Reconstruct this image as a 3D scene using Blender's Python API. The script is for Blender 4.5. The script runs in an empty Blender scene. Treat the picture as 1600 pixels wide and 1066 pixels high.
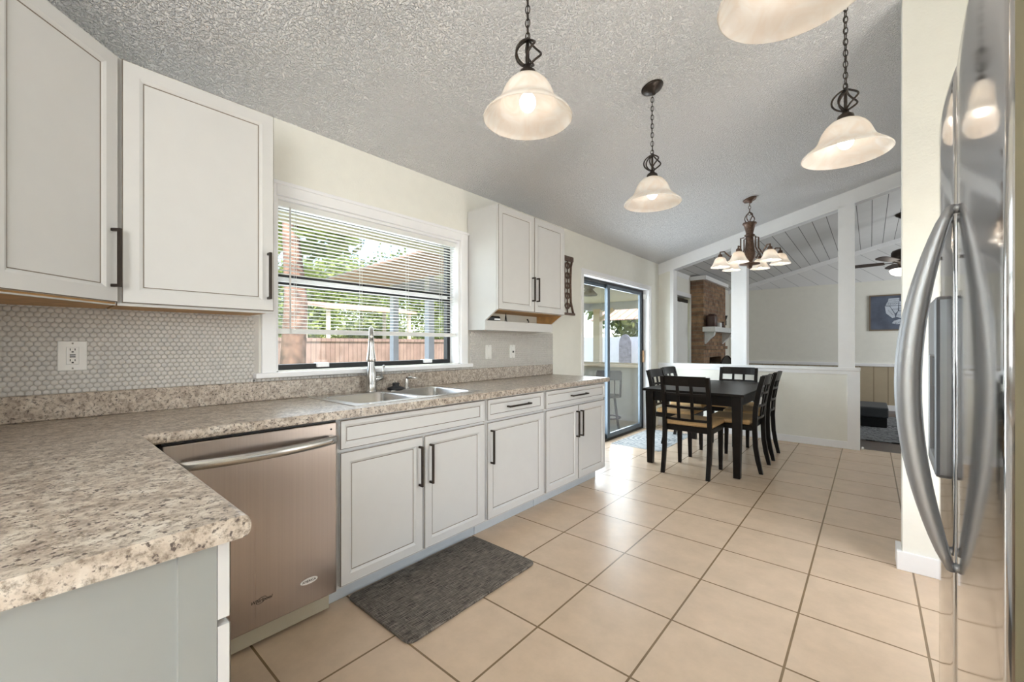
import bpy, bmesh, math, random
from mathutils import Vector, Matrix
PI = math.pi
S = bpy.context.scene
COL = S.collection
random.seed(7)

# ------------------------------------------------------------------ camera, sky, sun, big lamps, exposure
cd = bpy.data.cameras.new('camera'); cam = bpy.data.objects.new('camera', cd); COL.objects.link(cam)
cam.location = (0, 0, 1.2); cam.rotation_euler = (PI/2, 0, math.radians(40.493))
cd.sensor_width = 36.0; cd.lens = 655.4/1600*36; cd.shift_y = 6.2/1600; cd.clip_start = .02; cd.clip_end = 300
S.camera = cam

W = bpy.data.worlds.new('sky'); S.world = W; W.use_nodes = True
wn = W.node_tree.nodes; wl = W.node_tree.links
bg = wn['Background']; sky = wn.new('ShaderNodeTexSky'); sky.sky_type = 'NISHITA'; sky.sun_disc = False
sky.sun_elevation = math.radians(52); sky.sun_rotation = math.radians(120); sky.air_density = 1.0; sky.dust_density = 1.5
wl.new(sky.outputs['Color'], bg.inputs['Color']); bg.inputs['Strength'].default_value = .30

def lamp(name, typ, loc, energy, color=(1, 1, 1), size=None, size_y=None, rot=None, radius=None):
    d = bpy.data.lights.new(name, typ); d.energy = energy; d.color = color
    if typ == 'AREA':
        d.shape = 'RECTANGLE'; d.size = size; d.size_y = size_y or size
    if radius is not None and typ != 'SUN': d.shadow_soft_size = radius
    o = bpy.data.objects.new(name, d); COL.objects.link(o); o.location = loc
    if rot: o.rotation_euler = rot
    return o
sun = lamp('sun', 'SUN', (0, 0, 20), 3.9, (1.0, .95, .86)); sun.data.angle = .02
sun.rotation_euler = Vector((-.62, .22, -.95)).to_track_quat('-Z', 'Y').to_euler()
# area lamps: daylight at kitchen window and sliding door, the rest added fill
lamp('fill_rear', 'AREA', (-.10, -3.42, 1.45), 210, (.92, .96, 1.0), 1.85, 1.7, (PI/2+.5, 0, PI))  # added fill lamp behind the camera, inside an invented rear opening
lamp('daylight_kitchen_window', 'AREA', (-2.62, 1.53, 1.53), 7, (.90, .95, 1.0), 1.25, .9, (PI/2, 0, -PI/2))
lamp('daylight_sliding_door', 'AREA', (-2.66, 4.95, 1.05), 40, (.88, .94, 1.0), 1.7, 1.9, (PI/2, 0, -PI/2))
lamp('fill_right', 'AREA', (1.035, 2.36, 1.15), 10, (.97, .98, 1.0), 1.05, 2.0, (PI/2+.5, 0, PI/2))  # added fill lamp hidden past the refrigerator, no pantry door known here
lamp('fill_side', 'AREA', (1.035, -1.7, 1.55), 42, (.97, .98, 1.0), 1.7, 1.5, (PI/2+.6, 0, PI/2))  # added fill lamp on the unseen right wall, aimed at the cabinet fronts
lamp('fill_living', 'AREA', (2.2, 8.6, 1.5), 24, (.95, .98, 1.0), 1.6, 1.6, (PI/2, 0, PI/2))  # added fill lamp standing inside the far room, no window on this side
V = S.view_settings
S.display_settings.display_device = 'sRGB'
V.view_transform = 'Standard'; V.look = 'None'; V.gamma = 1.0; V.use_curve_mapping = False
V.exposure = 1.0
S.cycles.max_bounces = 14; S.cycles.diffuse_bounces = 7; S.cycles.glossy_bounces = 6
S.cycles.transparent_max_bounces = 24; S.cycles.sample_clamp_indirect = 6.0
S.cycles.caustics_reflective = False; S.cycles.caustics_refractive = False

# ------------------------------------------------------------------ materials
M = {}
def newmat(name):
    m = bpy.data.materials.new(name); m.use_nodes = True; M[name] = m
    return m, m.node_tree.nodes, m.node_tree.links, m.node_tree.nodes['Principled BSDF']
def mat(name, col, rough=.5, metal=0., noise=.04, scale=12., spec=.5, emit=None, estr=0., bump=0., bscale=200.):
    m, n, l, b = newmat(name)
    b.inputs['Roughness'].default_value = rough; b.inputs['Metallic'].default_value = metal
    b.inputs['Specular IOR Level'].default_value = spec
    tc = n.new('ShaderNodeTexCoord')
    nt = n.new('ShaderNodeTexNoise'); nt.inputs['Scale'].default_value = scale; nt.inputs['Detail'].default_value = 4
    l.new(tc.outputs['Object'], nt.inputs['Vector'])
    r = n.new('ShaderNodeValToRGB')
    r.color_ramp.elements[0].position = .3; r.color_ramp.elements[1].position = .7
    r.color_ramp.elements[0].color = tuple(max(0, c*(1-noise)) for c in col)+(1,)
    r.color_ramp.elements[1].color = tuple(min(1, c*(1+noise)) for c in col)+(1,)
    l.new(nt.outputs['Fac'], r.inputs['Fac']); l.new(r.outputs['Color'], b.inputs['Base Color'])
    if emit: b.inputs['Emission Color'].default_value = emit+(1,); b.inputs['Emission Strength'].default_value = estr
    if bump:
        bn = n.new('ShaderNodeTexNoise'); bn.inputs['Scale'].default_value = bscale; bn.inputs['Detail'].default_value = 3
        l.new(tc.outputs['Object'], bn.inputs['Vector'])
        bp = n.new('ShaderNodeBump'); bp.inputs['Strength'].default_value = bump; bp.inputs['Distance'].default_value = .01
        l.new(bn.outputs['Fac'], bp.inputs['Height']); l.new(bp.outputs['Normal'], b.inputs['Normal'])
    return m
def ramp(n, stops):
    r = n.new('ShaderNodeValToRGB'); e = r.color_ramp.elements
    while len(e) < len(stops): e.new(.5)
    for i, (p, c) in enumerate(stops): e[i].position = p; e[i].color = tuple(c)+(1,)
    return r
def mixc(n, l, fac, a, b, mode='MIX'):
    x = n.new('ShaderNodeMix'); x.data_type = 'RGBA'; x.blend_type = mode
    for s, v in ((0, fac), (6, a), (7, b)):
        if isinstance(v, (int, float)): x.inputs[s].default_value = v
        elif isinstance(v, tuple): x.inputs[s].default_value = v+(1,)
        else: l.new(v, x.inputs[s])
    return x.outputs[2]

mat('wall', (.86, .85, .785), .75, noise=.015, bump=.15, bscale=90)
mat('trim', (.91, .91, .92), .4, noise=.01)
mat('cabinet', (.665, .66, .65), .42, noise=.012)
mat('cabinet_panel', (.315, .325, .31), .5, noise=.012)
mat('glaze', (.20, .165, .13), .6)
mat('toe', (.58, .62, .65), .55)
mat('rawwood', (.50, .29, .11), .55, noise=.2, scale=18)
mat('bronze', (.045, .034, .027), .38, .6)
mat('rustbronze', (.15, .095, .07), .45, .55, noise=.35, scale=60)
mat('black', (.012, .011, .011), .35)
mat('blackmetal', (.02, .018, .018), .4, .4)
mat('darkwood', (.008, .0055, .004), .36, noise=.3, scale=20, spec=.22)
mat('seat', (.55, .36, .17), .85, noise=.08, scale=60, bump=.1)
mat('alu_frame', (.13, .16, .19), .4, .6)
mat('blackgap', (.008, .008, .009), .5)
mat('plate', (.82, .81, .78), .35, noise=.01)
mat('kick', (.50, .46, .36), .45)
mat('chrome', (.72, .72, .72), .14, 1.)
mat('nickel', (.56, .55, .53), .27, 1.)
mat('rubber', (.02, .02, .022), .5)
mat('fridge_side', (.115, .098, .058), .55, spec=.25)
mat('plasticgrey', (.30, .31, .33), .35, .5)
mat('blindwhite', (.82, .82, .80), .5, noise=.01)
mat('vinyl', (.62, .63, .70), .5)
mat('cream_wood', (.80, .64, .45), .6)
mat('patio_ceiling', (.86, .76, .60), .6)
mat('pink_panel', (.60, .36, .27), .6, noise=.1)
mat('patio_floor', (.55, .50, .42), .8)
mat('lawn', (.30, .33, .14), .9, noise=.3)
mat('fence_brown', (.36, .23, .18), .8, noise=.2, scale=3)
mat('bark', (.27, .15, .10), .9, noise=.6, scale=9)
mat('greyboard', (.22, .21, .24), .8, noise=.35, scale=9)
mat('ottoman', (.010, .011, .013), .7, spec=.2)
mat('ottoman_top', (.030, .035, .042), .55)
mat('mantel', (.78, .80, .80), .45)
mat('pot', (.07, .035, .028), .4)
mat('wainscot', (.46, .38, .26), .6)
mat('slate', (.11, .13, .18), .8, noise=.25, scale=5)
mat('chalk', (.55, .60, .68), .8, noise=.1)
mat('frame_wood', (.20, .15, .10), .6)
mat('fanblade', (.05, .03, .022), .5)
mat('patiofan', (.30, .25, .18), .5)
mat('stool', (.16, .13, .12), .6)
mat('badge', (.85, .85, .85), .3)
mat('badge_text', (.03, .025, .02), .4)
mat('lit_glass', (.95, .93, .88), .4, emit=(1, .93, .82), estr=2.2)
mat('bulb', (1, 1, 1), .4, emit=(1, .95, .88), estr=3.2)
mat('cbulb', (1, 1, 1), .4, emit=(1, .94, .85), estr=13)
mat('brass', (.55, .33, .18), .4, .5)

def leafmat(name, a, b):
    m, n, l, bs = newmat(name)
    oi = n.new('ShaderNodeTexNoise'); oi.inputs['Scale'].default_value = 2.5; oi.inputs['Detail'].default_value = 5
    g = n.new('ShaderNodeNewGeometry'); l.new(g.outputs['Position'], oi.inputs['Vector'])
    r = ramp(n, [(.35, a), (.62, b)]); l.new(oi.outputs['Fac'], r.inputs['Fac']); l.new(r.outputs['Color'], bs.inputs['Base Color'])
    bs.inputs['Roughness'].default_value = .55
    tr = n.new('ShaderNodeBsdfTranslucent'); l.new(r.outputs['Color'], tr.inputs['Color'])
    mx = n.new('ShaderNodeMixShader'); mx.inputs[0].default_value = .4
    l.new(bs.outputs[0], mx.inputs[1]); l.new(tr.outputs[0], mx.inputs[2])
    l.new(mx.outputs[0], n['Material Output'].inputs['Surface'])
leafmat('leaf', (.14, .20, .04), (.42, .46, .13))
leafmat('leaf2', (.12, .17, .05), (.36, .38, .14))

def ceiling_mat():
    m, n, l, b = newmat('popcorn')
    b.inputs['Roughness'].default_value = .6
    b.inputs['Base Color'].default_value = (.94, .94, .95, 1)
    g = n.new('ShaderNodeNewGeometry')
    a = n.new('ShaderNodeTexNoise'); a.inputs['Scale'].default_value = 92; a.inputs['Detail'].default_value = 2.5; a.inputs['Roughness'].default_value = .55
    l.new(g.outputs['Position'], a.inputs['Vector'])
    r = ramp(n, [(.42, (0, 0, 0)), (.60, (1, 1, 1))]); l.new(a.outputs['Fac'], r.inputs['Fac'])
    bp = n.new('ShaderNodeBump'); bp.inputs['Strength'].default_value = 1.0; bp.inputs['Distance'].default_value = .011
    l.new(r.outputs['Color'], bp.inputs['Height']); l.new(bp.outputs['Normal'], b.inputs['Normal'])
ceiling_mat()

def brickmat(name, axes, w, h, off, mortar, c1, c2, cm, origin=(0, 0), rough=.5, bump=.3, mott=0., mscale=6, smooth=.1, msharp=0.):
    m, n, l, b = newmat(name)
    g = n.new('ShaderNodeNewGeometry'); sx = n.new('ShaderNodeSeparateXYZ'); l.new(g.outputs['Position'], sx.inputs[0])
    cx = n.new('ShaderNodeCombineXYZ')
    for k in (0, 1):
        ad = n.new('ShaderNodeMath'); ad.operation = 'SUBTRACT'; ad.inputs[1].default_value = origin[k]
        l.new(sx.outputs[axes[k]], ad.inputs[0]); l.new(ad.outputs[0], cx.inputs[k])
    br = n.new('ShaderNodeTexBrick'); br.offset = off; br.squash = 1; l.new(cx.outputs[0], br.inputs['Vector'])
    br.inputs['Scale'].default_value = 1; br.inputs['Brick Width'].default_value = w; br.inputs['Row Height'].default_value = h
    br.inputs['Mortar Size'].default_value = mortar; br.inputs['Mortar Smooth'].default_value = smooth
    br.inputs['Color1'].default_value = c1+(1,); br.inputs['Color2'].default_value = c2+(1,); br.inputs['Mortar'].default_value = cm+(1,)
    col = br.outputs['Color']
    if mott:
        nt = n.new('ShaderNodeTexNoise'); nt.inputs['Scale'].default_value = mscale; nt.inputs['Detail'].default_value = 6; nt.inputs['Roughness'].default_value = .65
        l.new(g.outputs['Position'], nt.inputs['Vector'])
        r = ramp(n, [(.3, (1-mott,)*3), (.7, (1+mott*.3,)*3)]); l.new(nt.outputs['Fac'], r.inputs['Fac'])
        col = mixc(n, l, 1.0, col, r.outputs['Color'], 'MULTIPLY')
    l.new(col, b.inputs['Base Color']); b.inputs['Roughness'].default_value = rough
    if bump:
        iv = n.new('ShaderNodeMath'); iv.operation = 'SUBTRACT'; iv.inputs[0].default_value = 1; l.new(br.outputs['Fac'], iv.inputs[1])
        bp = n.new('ShaderNodeBump'); bp.inputs['Strength'].default_value = bump; bp.inputs['Distance'].default_value = .004
        l.new(iv.outputs[0], bp.inputs['Height']); l.new(bp.outputs['Normal'], b.inputs['Normal'])
    return m
brickmat('tile_floor', (0, 1), .41602, .41602, 0, .0045, (.70, .535, .385), (.74, .57, .415), (.25, .165, .09), (-.660-.41602*10, 2.260-.41602*20), .27, .35, .12, 7)
brickmat('brick', (1, 2), .20, .066, .5, .007, (.44, .27, .155), (.24, .14, .09), (.28, .22, .16), (0, 0), .85, .8, .55, 9)
brickmat('wood_floor', (1, 0), .9, .11, .37, .0015, (.075, .032, .018), (.05, .021, .012), (.02, .01, .006), (0, 0), .3, .1, .4, 20)
brickmat('plank_ceiling', (1, 0), 60, .155, 0, .004, (.66, .66, .66), (.63, .63, .63), (.10, .10, .10), (0, .02), .55, .5, .05, 4)
brickmat('wainscot_boards', (2, 0), 60, .20, 0, .005, (.47, .39, .27), (.45, .37, .26), (.20, .15, .09), (0, .05), .6, .5, .08, 5)
brickmat('fence_boards', (1, 2), .14, 60, 0, .006, (.38, .25, .20), (.33, .21, .17), (.12, .07, .06), (0, 0), .85, .5, .3, 3)

def gable_mat():
    m, n, l, b = newmat('gable_boards')
    g = n.new('ShaderNodeNewGeometry'); mp = n.new('ShaderNodeMapping'); mp.inputs['Rotation'].default_value = (0, math.radians(52), 0)
    l.new(g.outputs['Position'], mp.inputs['Vector']); sx = n.new('ShaderNodeSeparateXYZ'); l.new(mp.outputs[0], sx.inputs[0])
    md = n.new('ShaderNodeMath'); md.operation = 'PINGPONG'; md.inputs[1].default_value = .10; l.new(sx.outputs[0], md.inputs[0])
    r = ramp(n, [(.0, (.35, .35, .36)), (.05, (.80, .80, .80))]); r.color_ramp.interpolation = 'LINEAR'
    dv = n.new('ShaderNodeMath'); dv.operation = 'DIVIDE'; dv.inputs[1].default_value = .10; l.new(md.outputs[0], dv.inputs[0])
    l.new(dv.outputs[0], r.inputs['Fac']); l.new(r.outputs['Color'], b.inputs['Base Color']); b.inputs['Roughness'].default_value = .5
gable_mat()

def granite():
    m, n, l, b = newmat('granite')
    g = n.new('ShaderNodeNewGeometry')
    def nz(sc, det=4, rough=.6):
        t = n.new('ShaderNodeTexNoise'); t.inputs['Scale'].default_value = sc; t.inputs['Detail'].default_value = det; t.inputs['Roughness'].default_value = rough
        l.new(g.outputs['Position'], t.inputs['Vector']); return t.outputs['Fac']
    r1 = ramp(n, [(.32, (.32, .255, .205)), (.50, (.56, .48, .40)), (.68, (.69, .63, .55))]); l.new(nz(26, 6), r1.inputs['Fac'])
    r2 = ramp(n, [(.48, (0, 0, 0)), (.64, (1, 1, 1))]); l.new(nz(72, 6, .7), r2.inputs['Fac'])
    c = mixc(n, l, r2.outputs['Color'], r1.outputs['Color'], (.22, .175, .135))
    r3 = ramp(n, [(.57, (0, 0, 0)), (.64, (.9, .9, .9))]); l.new(nz(95, 4, .6), r3.inputs['Fac'])
    c = mixc(n, l, r3.outputs['Color'], c, (.075, .055, .05))
    r4 = ramp(n, [(.62, (0, 0, 0)), (.68, (1, 1, 1))]); l.new(nz(34, 3, .5), r4.inputs['Fac'])
    c = mixc(n, l, .0, c, (.82, .78, .71))
    l.new(c, b.inputs['Base Color']); b.inputs['Roughness'].default_value = .3
granite()

def steel(name, col, rough, axis, aniso=.0, streak=.12, sscale=180):
    m, n, l, b = newmat(name)
    g = n.new('ShaderNodeNewGeometry'); mp = n.new('ShaderNodeMapping')
    sc = [sscale]*3; sc[axis] = 1.0; mp.inputs['Scale'].default_value = sc
    l.new(g.outputs['Position'], mp.inputs['Vector'])
    t = n.new('ShaderNodeTexNoise'); t.inputs['Scale'].default_value = 1; t.inputs['Detail'].default_value = 3; l.new(mp.outputs[0], t.inputs['Vector'])
    r = ramp(n, [(.3, tuple(c*(1-streak) for c in col)), (.7, tuple(min(1, c*(1+streak)) for c in col))]); l.new(t.outputs['Fac'], r.inputs['Fac'])
    l.new(r.outputs['Color'], b.inputs['Base Color']); b.inputs['Metallic'].default_value = 1
    rr = n.new('ShaderNodeMapRange'); rr.inputs[3].default_value = rough*.8; rr.inputs[4].default_value = rough*1.25
    l.new(t.outputs['Fac'], rr.inputs[0]); l.new(rr.outputs[0], b.inputs['Roughness'])
    b.inputs['Anisotropic'].default_value = aniso
steel('steel_dw', (.45, .395, .36), .30, 2, .5, .04)
steel('steel_fridge', (.68, .66, .64), .085, 2, .3, .02)
mat('steel_handle', (.40, .41, .43), .42, .75, noise=.01)
steel('steel_sink', (.60, .59, .57), .24, 1, .2, .06)

def weave(name, a, b_, c_):
    m, n, l, b = newmat(name)
    g = n.new('ShaderNodeNewGeometry')
    def st(s):
        mp = n.new('ShaderNodeMapping'); mp.inputs['Scale'].default_value = s; l.new(g.outputs['Position'], mp.inputs['Vector'])
        t = n.new('ShaderNodeTexNoise'); t.inputs['Scale'].default_value = 1; t.inputs['Detail'].default_value = 3; l.new(mp.outputs[0], t.inputs['Vector']); return t.outputs['Fac']
    r1 = ramp(n, [(.40, a), (.64, b_)]); l.new(st((260, 16, 1)), r1.inputs['Fac'])
    r2 = ramp(n, [(.50, (0, 0, 0)), (.68, (.75, .75, .75))]); l.new(st((22, 330, 1)), r2.inputs['Fac'])
    c = mixc(n, l, r2.outputs['Color'], r1.outputs['Color'], c_)
    l.new(c, b.inputs['Base Color']); b.inputs['Roughness'].default_value = .7
weave('mat_weave', (.035, .028, .022), (.24, .205, .17), (.30, .27, .23))

def medallion(name, cx, cy, dark, light, s):
    m, n, l, b = newmat(name)
    g = n.new('ShaderNodeNewGeometry'); mp = n.new('ShaderNodeMapping'); mp.inputs['Location'].default_value = (-cx, -cy, 0)
    l.new(g.outputs['Position'], mp.inputs['Vector'])
    w1 = n.new('ShaderNodeTexWave'); w1.wave_type = 'RINGS'; w1.rings_direction = 'Z'; w1.inputs['Scale'].default_value = s; w1.inputs['Distortion'].default_value = 5; w1.inputs['Detail'].default_value = 3; w1.inputs['Detail Scale'].default_value = 4
    l.new(mp.outputs[0], w1.inputs['Vector'])
    vo = n.new('ShaderNodeTexVoronoi'); vo.inputs['Scale'].default_value = 14; l.new(mp.outputs[0], vo.inputs['Vector'])
    ad = n.new('ShaderNodeMath'); ad.operation = 'MULTIPLY_ADD'; ad.inputs[1].default_value = .6; l.new(vo.outputs['Distance'], ad.inputs[0]); l.new(w1.outputs['Fac'], ad.inputs[2])
    r = ramp(n, [(.45, dark), (.75, light)]); l.new(ad.outputs[0], r.inputs['Fac']); l.new(r.outputs['Color'], b.inputs['Base Color']); b.inputs['Roughness'].default_value = .95
medallion('rug_door', -2.15, 5.2, (.22, .25, .27), (.46, .47, .47), 5)
medallion('rug_living', .4, 8.2, (.015, .018, .022), (.20, .21, .22), 6)

def glass():
    m, n, l, b = newmat('pane')
    n.remove(b)
    t = n.new('ShaderNodeBsdfTransparent'); t.inputs[0].default_value = (.93, .95, .95, 1)
    gl = n.new('ShaderNodeBsdfGlossy'); gl.inputs['Roughness'].default_value = .02
    lw = n.new('ShaderNodeLayerWeight'); pw = n.new('ShaderNodeMath'); pw.operation = 'POWER'; pw.inputs[1].default_value = 4.0; l.new(lw.outputs['Facing'], pw.inputs[0])
    fr = n.new('ShaderNodeMapRange'); fr.inputs[3].default_value = .025; fr.inputs[4].default_value = .55; l.new(pw.outputs[0], fr.inputs[0])
    mx = n.new('ShaderNodeMixShader'); l.new(fr.outputs[0], mx.inputs[0]); l.new(t.outputs[0], mx.inputs[1]); l.new(gl.outputs[0], mx.inputs[2])
    l.new(mx.outputs[0], n['Material Output'].inputs['Surface'])
    m2, n, l, b = newmat('screen_mesh'); n.remove(b)
    t = n.new('ShaderNodeBsdfTransparent'); d = n.new('ShaderNodeBsdfDiffuse'); d.inputs[0].default_value = (.10, .11, .12, 1)
    mx = n.new('ShaderNodeMixShader'); mx.inputs[0].default_value = .35; l.new(t.outputs[0], mx.inputs[1]); l.new(d.outputs[0], mx.inputs[2])
    l.new(mx.outputs[0], n['Material Output'].inputs['Surface'])
    m3, n, l, b = newmat('alabaster')
    nt = n.new('ShaderNodeTexNoise'); nt.inputs['Scale'].default_value = 9; nt.inputs['Detail'].default_value = 5; nt.inputs['Distortion'].default_value = 2.5
    g = n.new('ShaderNodeTexCoord'); l.new(g.outputs['Object'], nt.inputs['Vector'])
    r = ramp(n, [(.35, (.90, .83, .76)), (.6, (.95, .92, .88))]); l.new(nt.outputs['Fac'], r.inputs['Fac'])
    l.new(r.outputs['Color'], b.inputs['Base Color']); b.inputs['Roughness'].default_value = .25
    tr = n.new('ShaderNodeBsdfTranslucent'); l.new(r.outputs['Color'], tr.inputs[0])
    mx = n.new('ShaderNodeMixShader'); mx.inputs[0].default_value = .42; l.new(b.outputs[0], mx.inputs[1]); l.new(tr.outputs[0], mx.inputs[2])
    l.new(mx.outputs[0], n['Material Output'].inputs['Surface'])
glass()

# ------------------------------------------------------------------ mesh helpers
def frame_of(d):
    d = Vector(d).normalized(); a = Vector((0, 0, 1)) if abs(d.z) < .9 else Vector((1, 0, 0))
    u = d.cross(a).normalized(); return u, d.cross(u).normalized()
class MB:
    def __init__(s): s.bm = bmesh.new()
    def quad(s, pts, mi=0):
        f = s.bm.faces.new([s.bm.verts.new(p) for p in pts]); f.material_index = mi; return f
    def box(s, x0, x1, y0, y1, z0, z1, mi=0):
        v = [s.bm.verts.new((x, y, z)) for z in (z0, z1) for y in (y0, y1) for x in (x0, x1)]
        for a in ((0, 2, 3, 1), (4, 5, 7, 6), (0, 1, 5, 4), (2, 6, 7, 3), (0, 4, 6, 2), (1, 3, 7, 5)):
            f = s.bm.faces.new([v[i] for i in a]); f.material_index = mi
        return s
    def obox(s, o, U, Vv, N, u0, u1, v0, v1, n0, n1, mi=0):
        o, U, Vv, N = map(Vector, (o, U, Vv, N))
        v = [s.bm.verts.new(o+U*u+Vv*w+N*k) for k in (n0, n1) for w in (v0, v1) for u in (u0, u1)]
        for a in ((0, 2, 3, 1), (4, 5, 7, 6), (0, 1, 5, 4), (2, 6, 7, 3), (0, 4, 6, 2), (1, 3, 7, 5)):
            f = s.bm.faces.new([v[i] for i in a]); f.material_index = mi
        return s
    def bar(s, p, q, w, h, up=(0, 0, 1), w2=None, h2=None):
        p, q = Vector(p), Vector(q); d = (q-p).normalized(); up = Vector(up)
        a = d.cross(up).normalized(); b = a.cross(d).normalized(); w2 = w2 or w; h2 = h2 or h
        v = [s.bm.verts.new(c+a*sa*ww/2+b*sb*hh/2) for c, ww, hh in ((p, w, h), (q, w2, h2)) for sa, sb in ((-1, -1), (1, -1), (1, 1), (-1, 1))]
        for i in range(4): s.bm.faces.new([v[i], v[(i+1) % 4], v[4+(i+1) % 4], v[4+i]])
        s.bm.faces.new(v[3::-1]); s.bm.faces.new(v[4:]); return s
    def prism(s, pts, vec, mi=0):
        vec = Vector(vec); a = [s.bm.verts.new(p) for p in pts]; b = [s.bm.verts.new(Vector(p)+vec) for p in pts]; k = len(pts)
        s.bm.faces.new(a[::-1]).material_index = mi; s.bm.faces.new(b).material_index = mi
        for i in range(k): s.bm.faces.new([a[i], a[(i+1) % k], b[(i+1) % k], b[i]]).material_index = mi
        return s
    def tube(s, pts, r, n=8, closed=False, cap=True, mi=0):
        pts = [Vector(p) for p in pts]; k = len(pts); rs = r if isinstance(r, (list, tuple)) else [r]*k
        rings = []; u = None
        for i, p in enumerate(pts):
            if closed: t = pts[(i+1) % k]-pts[i-1]
            else: t = pts[min(i+1, k-1)]-pts[max(i-1, 0)]
            t.normalize()
            if u is None: u, _ = frame_of(t)
            u = (u-t*u.dot(t)).normalized(); w = t.cross(u)
            rings.append([s.bm.verts.new(p+(u*math.cos(2*PI*j/n)+w*math.sin(2*PI*j/n))*rs[i]) for j in range(n)])
        m = k if closed else k-1
        for i in range(m):
            a, b = rings[i], rings[(i+1) % k]
            for j in range(n):
                f = s.bm.faces.new([a[j], a[(j+1) % n], b[(j+1) % n], b[j]]); f.smooth = True; f.material_index = mi
        if cap and not closed:
            s.bm.faces.new(rings[0][::-1]); s.bm.faces.new(rings[-1])
        return s
    def lathe(s, prof, o=(0, 0, 0), n=32, ax=(0, 0, 1), mi=0, smooth=True):
        o = Vector(o); ax = Vector(ax).normalized(); u, w = frame_of(ax); rings = []
        for r, z in prof:
            if r < 1e-5: rings.append([s.bm.verts.new(o+ax*z)])
            else: rings.append([s.bm.verts.new(o+ax*z+(u*math.cos(2*PI*j/n)+w*math.sin(2*PI*j/n))*r) for j in range(n)])
        for a, b in zip(rings, rings[1:]):
            for j in range(n):
                if len(a) == 1 and len(b) == 1: continue
                if len(a) == 1: q = [a[0], b[(j+1) % n], b[j]]
                elif len(b) == 1: q = [a[j], a[(j+1) % n], b[0]]
                else: q = [a[j], a[(j+1) % n], b[(j+1) % n], b[j]]
                f = s.bm.faces.new(q); f.smooth = smooth; f.material_index = mi
        return s
    def sphere(s, c, r, n=16, sx=1, sy=1, sz=1):
        prof = [(math.sin(PI*i/10)*r, -math.cos(PI*i/10)*r) for i in range(11)]
        st = len(s.bm.verts); s.lathe(prof, (0, 0, 0), n); s.bm.verts.ensure_lookup_table()
        for v in s.bm.verts[st:]: v.co = Vector((v.co.x*sx+c[0], v.co.y*sy+c[1], v.co.z*sz+c[2]))
        return s
    def build(s, name, mats, parent=None, bevel=0., seg=2, normals=True):
        if normals: bmesh.ops.recalc_face_normals(s.bm, faces=s.bm.faces[:])
        me = bpy.data.meshes.new(name)
        base = ABS(parent) if parent else Vector((0, 0, 0))
        for v in s.bm.verts: v.co -= base
        s.bm.to_mesh(me); s.bm.free()
        if not isinstance(mats, (list, tuple)): mats = [mats]
        for m in mats: me.materials.append(M[m])
        o = bpy.data.objects.new(name, me); COL.objects.link(o)
        if parent: o.parent = parent
        if bevel:
            b = o.modifiers.new('bevel', 'BEVEL'); b.width = bevel; b.segments = seg; b.limit_method = 'ANGLE'; b.angle_limit = math.radians(40)
        return o
def ABS(o):
    p = Vector((0, 0, 0))
    while o: p = p+o.location; o = o.parent
    return p
def tag(o, label, cat, group=None):
    o['label'] = label; o['category'] = cat
    if group: o['group'] = group
    return o
def thing(name, label, cat, loc=(0, 0, 0), group=None):
    o = bpy.data.objects.new(name, None); COL.objects.link(o); o.location = loc; o.empty_display_size = .05
    return tag(o, label, cat, group)
def struct(o): o['kind'] = 'structure'; return o
def copy_tree(o, parent=None):
    c = o.copy(); COL.objects.link(c)
    if parent: c.parent = parent
    for ch in list(o.children): copy_tree(ch, c)
    return c
def text(name, body, size, o, U, Vv, m, parent, extrude=.0006, align='CENTER', shear=0, sx=1.0):
    c = bpy.data.curves.new(name, 'FONT'); c.body = body; c.size = size; c.extrude = extrude; c.align_x = align; c.align_y = 'CENTER'; c.shear = shear
    c.materials.append(M[m]); ob = bpy.data.objects.new(name+'_curve', c); COL.objects.link(ob)
    U, Vv = Vector(U), Vector(Vv); N = U.cross(Vv); o = Vector(o)-(ABS(parent) if parent else Vector())
    ob.matrix_world = Matrix(((U.x*sx, Vv.x, N.x, o.x), (U.y*sx, Vv.y, N.y, o.y), (U.z*sx, Vv.z, N.z, o.z), (0, 0, 0, 1)))
    bpy.context.view_layer.update()
    me = bpy.data.meshes.new_from_object(ob.evaluated_get(bpy.context.evaluated_depsgraph_get())); mo = bpy.data.objects.new(name, me); COL.objects.link(mo)
    mo.matrix_basis = ob.matrix_basis.copy(); bpy.data.objects.remove(ob); me.name = name
    if parent: mo.parent = parent
    return mo
X, Y, Z = Vector((1, 0, 0)), Vector((0, 1, 0)), Vector((0, 0, 1))

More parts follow.
